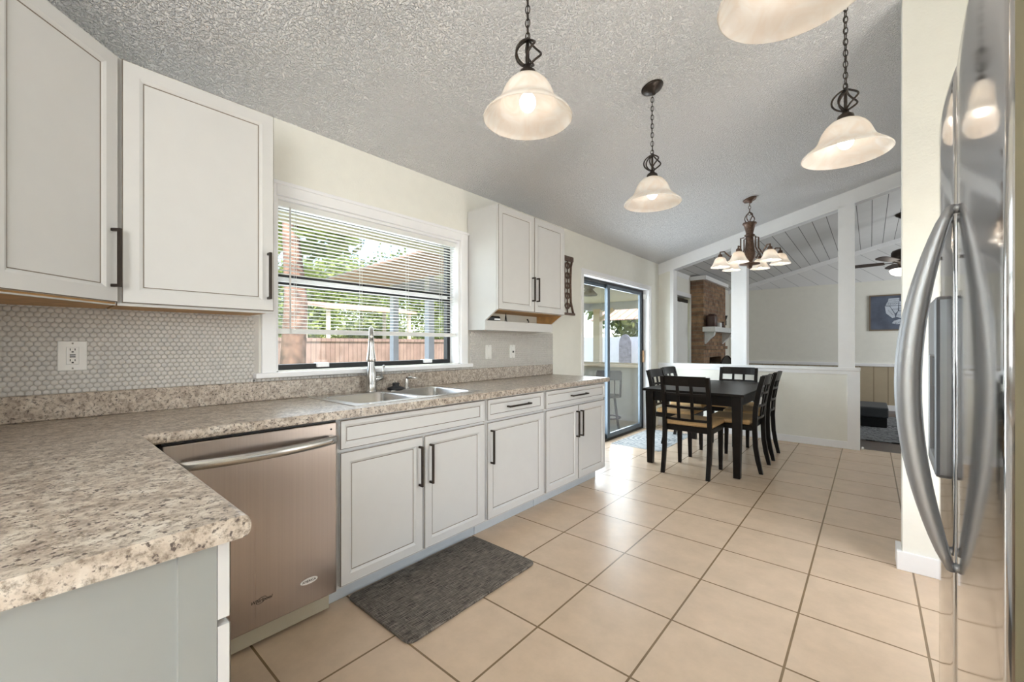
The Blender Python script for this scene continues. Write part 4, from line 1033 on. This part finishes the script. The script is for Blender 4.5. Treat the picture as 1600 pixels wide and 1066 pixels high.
# ------------------------------------------------------------------ outside
struct(MB().box(-60, WX-.151, -25, 40, -.30, -.13).build('ground', 'lawn'))
struct(MB().box(-6.6, WX-.1515, 2.6, 12.0, -.129, -.04).build('patio_slab', 'patio_floor'))
# house eave over the kitchen window
b = MB(); b.prism([(WX-.15, -3.75, 2.36), (-3.10, -3.75, 2.20), (-3.10, -3.75, 2.215), (WX-.15, -3.75, 2.40)], (0, 6.7, 0)); b.box(-3.14, -3.10, -3.75, 2.95, 2.06, 2.24)
struct(b.build('roof_eave', 'patio_ceiling'))
struct(MB().box(-3.20, -3.145, -3.75, 2.95, 2.09, 2.17).build('roof_gutter', 'frame_wood'))
pc = thing('patio_cover', 'covered patio roof with cream ceiling and posts outside the sliding door', 'patio cover', (-4.4, 7, 0))
MB().box(-6.4, WX-.16, 3.95, 11.0, 2.42, 2.50).build('ceiling_panel', 'patio_ceiling', pc)
b = MB(); b.prism([(-6.4, 2.96, 2.15), (WX-.75, 2.96, 2.285), (WX-.75, 2.96, 2.31), (-6.4, 2.96, 2.18)], (0, .98, 0)); b.build('eave_panel', 'pink_panel', pc)
b = MB()
for k in range(16): y = 2.99+k*.06; b.prism([(-6.45, y, 2.18), (WX-.75, y, 2.311), (WX-.75, y, 2.325), (-6.45, y, 2.20)], (0, .022, 0))
b.build('corrugation', 'vinyl', pc)
b = MB(); b.box(-6.4, WX-.75, 3.90, 3.95, 2.24, 2.50); b.box(-6.42, -6.34, 3.95, 11.0, 2.22, 2.42); b.box(-6.4, WX-.2, 10.95, 11.03, 2.20, 2.42); b.build('beam', 'vinyl', pc)
for i, (x, y, s, m_) in enumerate(((-5.85, 3.92, .10, 'vinyl'), (-4.95, 3.92, .10, 'vinyl'), (-6.05, 10.95, .20, 'cream_wood'))):
    MB().box(x-s/2, x+s/2, y-s/2, y+s/2, -.04, 2.24).build('post', m_, pc)
MB().bar((-6.05, 10.93, 1.85), (-5.55, 10.93, 2.22), .09, .09).build('brace', 'cream_wood', pc)
# patio fan
pf = thing('patio_fan', 'tan ceiling fan under the patio roof, seen through the sliding door', 'ceiling fan', (-3.55, 6.15, 2.2))
px, py = -3.55, 6.15
MB().tube([(px, py, 2.42), (px, py, 2.28)], .02, 10).build('downrod', 'patiofan', pf)
MB().lathe([(0, 2.30), (.08, 2.29), (.15, 2.25), (.15, 2.19), (.10, 2.16), (.05, 2.12), (0, 2.12)], (px, py, 0), 24).build('motor_housing', 'patiofan', pf)
MB().lathe([(.05, 2.12), (.13, 2.04), (.12, 2.02), (.0, 2.06)], (px, py, 0), 20).build('lamp_shade', 'patiofan', pf)
for k in range(5):
    a = 2*PI*k/5+.9; u = Vector((math.cos(a), math.sin(a), 0)); v_ = Vector((-math.sin(a), math.cos(a), .15)).normalized(); o_ = Vector((px, py, 2.17))
    MB().prism([o_+u*.14-v_*.03, o_+u*.25-v_*.06, o_+u*.66-v_*.07, o_+u*.66+v_*.07, o_+u*.25+v_*.06, o_+u*.14+v_*.03], (0, 0, .008)).build('blade', 'patiofan', pf)
# bar counter and stools
br = thing('patio_bar', 'beige outdoor bar counter on the patio outside the sliding door', 'bar counter', (-4, 6.5, -.04))
MB().box(-5.6, -2.72, 6.25, 6.85, .84, .89).build('bar_top', 'cream_wood', br, bevel=.01)
MB().box(-5.4, -2.80, 6.45, 6.80, -.04, .84).build('bar_front', 'patio_floor', br)
def stool(label, x, y, rz):
    s_ = thing('patio_stool', label, 'stool', (0, 0, 0), 'stools at the patio bar')
    MB().lathe([(0, .46), (.17, .46), (.18, .475), (.17, .495), (0, .50)], (0, 0, 0), 20).build('seat', 'stool', s_)
    for k in range(4):
        a = PI/4+k*PI/2; MB().tube([(.12*math.cos(a), .12*math.sin(a), .462), (.20*math.cos(a), .20*math.sin(a), 0)], .016, 8).build('leg', 'stool', s_)
    MB().tube([(.17*math.cos(2*PI*i/16), .17*math.sin(2*PI*i/16), .16) for i in range(16)], .011, 6, closed=True).build('foot_ring', 'stool', s_)
    b = MB(); b.tube([(-.16, -.17, .48), (-.17, -.21, .85)], .015, 8); b.tube([(.16, -.17, .48), (.17, -.21, .85)], .015, 8); b.bar((-.17, -.21, .80), (.17, -.21, .80), .02, .14)
    for x_ in (-.08, 0, .08): b.tube([(x_, -.18, .48), (x_, -.21, .78)], .009, 6)
    b.build('backrest', 'stool', s_)
    s_.location = (x, y, -.04); s_.rotation_euler = (0, 0, rz)
stool('dark bar stool on the patio, seen through the sliding glass panel', -2.98, 5.72, .5)
stool('dark bar stool on the patio, partly behind the kitchen counter end', -3.62, 5.80, .2)
# fences
o = MB().box(-9.5, -1.5, 13.2, 13.26, -.13, 1.47).build('white_fence', 'vinyl')
tag(o, 'white vinyl fence behind the patio, seen through the sliding door', 'fence')
fb = MB(); fb.box(-12.06, -12.0, -6, 14, -.13, 1.40); fb.box(-12.0, -11.96, -6, 14, 1.30, 1.38); o = fb.build('wood_fence', 'fence_boards')
tag(o, 'brown wooden board fence across the yard, seen through the kitchen window', 'fence')
gb = MB(); gb.prism([(-6.06+.21*math.cos(PI*i/12), 12.75, 1.22+.33*math.sin(PI*i/12)) for i in range(13)]+[(-6.27, 12.75, -.13), (-5.85, 12.75, -.13)], (0, .05, 0))
tag(gb.build('weathered_board', 'greyboard'), 'grey weathered board with rounded top leaning by the white fence', 'board')
pg = thing('garden_pergola', 'terracotta ribbed roof beyond the patio, upper right in the sliding door', 'pergola', (-4.6, 15, 0))
b = MB()
for k in range(14): b.bar((-8.0+k*.35, 14.2, 2.12), (-8.0+k*.35, 15.8, 2.75), .30, .03)
b.build('roof_panel', 'pink_panel', pg)
for x in (-7.9, -3.7): MB().box(x-.06, x+.06, 14.3, 14.42, -.13, 2.15).build('post', 'cream_wood', pg)
def tree(label, x, y, h, r, n, m='leaf', blobs=9, zc=None, trunk=.13):
    t_ = thing('tree', label, 'tree', (x, y, -.13), 'trees in the yard')
    MB().tube([(x, y, -.13), (x+.1, y+.05, h*.4), (x-.05, y, h*.75)], [trunk, trunk*.8, trunk*.4], 10).build('trunk', 'bark', t_)
    b = MB(); rnd = random.Random(int(x*31+y*17)); cs = []
    for k in range(blobs): cs.append((x+rnd.uniform(-r, r)*.7, y+rnd.uniform(-r, r)*.7, (zc or h*.7)+rnd.uniform(-.8, .9)*h*.28, r*rnd.uniform(.35, .6)))
    for k in range(n):
        c_ = rnd.choice(cs); d = Vector((rnd.gauss(0, 1), rnd.gauss(0, 1), rnd.gauss(0, 1))).normalized()*c_[3]*rnd.uniform(.4, 1)
        p = Vector(c_[:3])+d; u = Vector((rnd.gauss(0, 1), rnd.gauss(0, 1), rnd.gauss(0, .7))).normalized(); w = u.cross(Vector((rnd.gauss(0, 1), rnd.gauss(0, 1), rnd.gauss(0, 1)))).normalized(); s = rnd.uniform(.09, .20)
        b.quad([p-u*s, p+w*s*.45, p+u*s, p-w*s*.45])
    b.build('foliage', m, t_, normals=False)
tree('large green tree behind the brown fence, left in the kitchen window', -20.4, 8.6, 5.8, 2.6, 9000, zc=3.0, blobs=24)
tree('broad green tree behind the brown fence, right in the kitchen window', -18.4, 15.4, 7.0, 2.5, 10000, zc=4.0, blobs=30)
tree('reddish trunk tree standing in the yard near the left side of the kitchen window', -5.6, 2.2, 4.4, .9, 900, zc=3.6, trunk=.17)
tree('tall olive tree far behind the brown fence in the middle of the kitchen window', -29.0, 16.5, 9.0, 4.0, 11000, 'leaf2', zc=4.6, blobs=30)
tree('olive green tree behind the white fence, left in the sliding door', -13.8, 18.2, 4.8, 2.0, 8000, 'leaf2', zc=2.7, blobs=20)
tree('olive green tree behind the white fence, right in the sliding door', -8.2, 18.6, 5.4, 2.3, 8000, 'leaf2', zc=2.8, blobs=20)
gs = thing('garden_canopy', 'low pinkish flat canopy roof on posts behind the brown fence', 'canopy', (-13.6, 7.6, -.13))
MB().prism([(-12.6, 6.0, 2.32), (-14.6, 6.0, 2.62), (-14.6, 6.0, 2.70), (-12.6, 6.0, 2.40)], (0, 3.4, 0)).build('roof_panel', 'pink_panel', gs)
for x, y, h in ((-12.8, 6.2, 2.33), (-12.8, 9.2, 2.33), (-14.4, 6.2, 2.58), (-14.4, 9.2, 2.58)): MB().box(x-.05, x+.05, y-.05, y+.05, -.13, h).build('post', 'cream_wood', gs)
for lb, x, y in (('rounded green bush just behind the brown fence, left of centre in the kitchen window', -15.9, 5.4), ('rounded green bush just behind the brown fence, seen under the pinkish canopy', -15.9, 9.6), ('rounded green bush behind the brown fence, rightmost in the kitchen window', -13.9, 12.0)):
    b = MB(); rnd = random.Random(int(y*10))
    for k in range(4200):
        d = Vector((rnd.gauss(0, 1), rnd.gauss(0, 1), rnd.gauss(0, 1))).normalized()*rnd.uniform(.55, 1); p = Vector((x+d.x*1.15, y+d.y*1.9, 1.1+d.z*1.2))
        u = Vector((rnd.gauss(0, 1), rnd.gauss(0, 1), rnd.gauss(0, .7))).normalized(); w = u.cross(Vector((rnd.gauss(0, 1), rnd.gauss(0, 1), rnd.gauss(0, 1)))).normalized(); q = rnd.uniform(.08, .16)
        b.quad([p-u*q, p+w*q*.45, p+u*q, p-w*q*.45])
    tag(b.build('bush', 'leaf2', normals=False), lb, 'bush', 'bushes behind the brown fence')
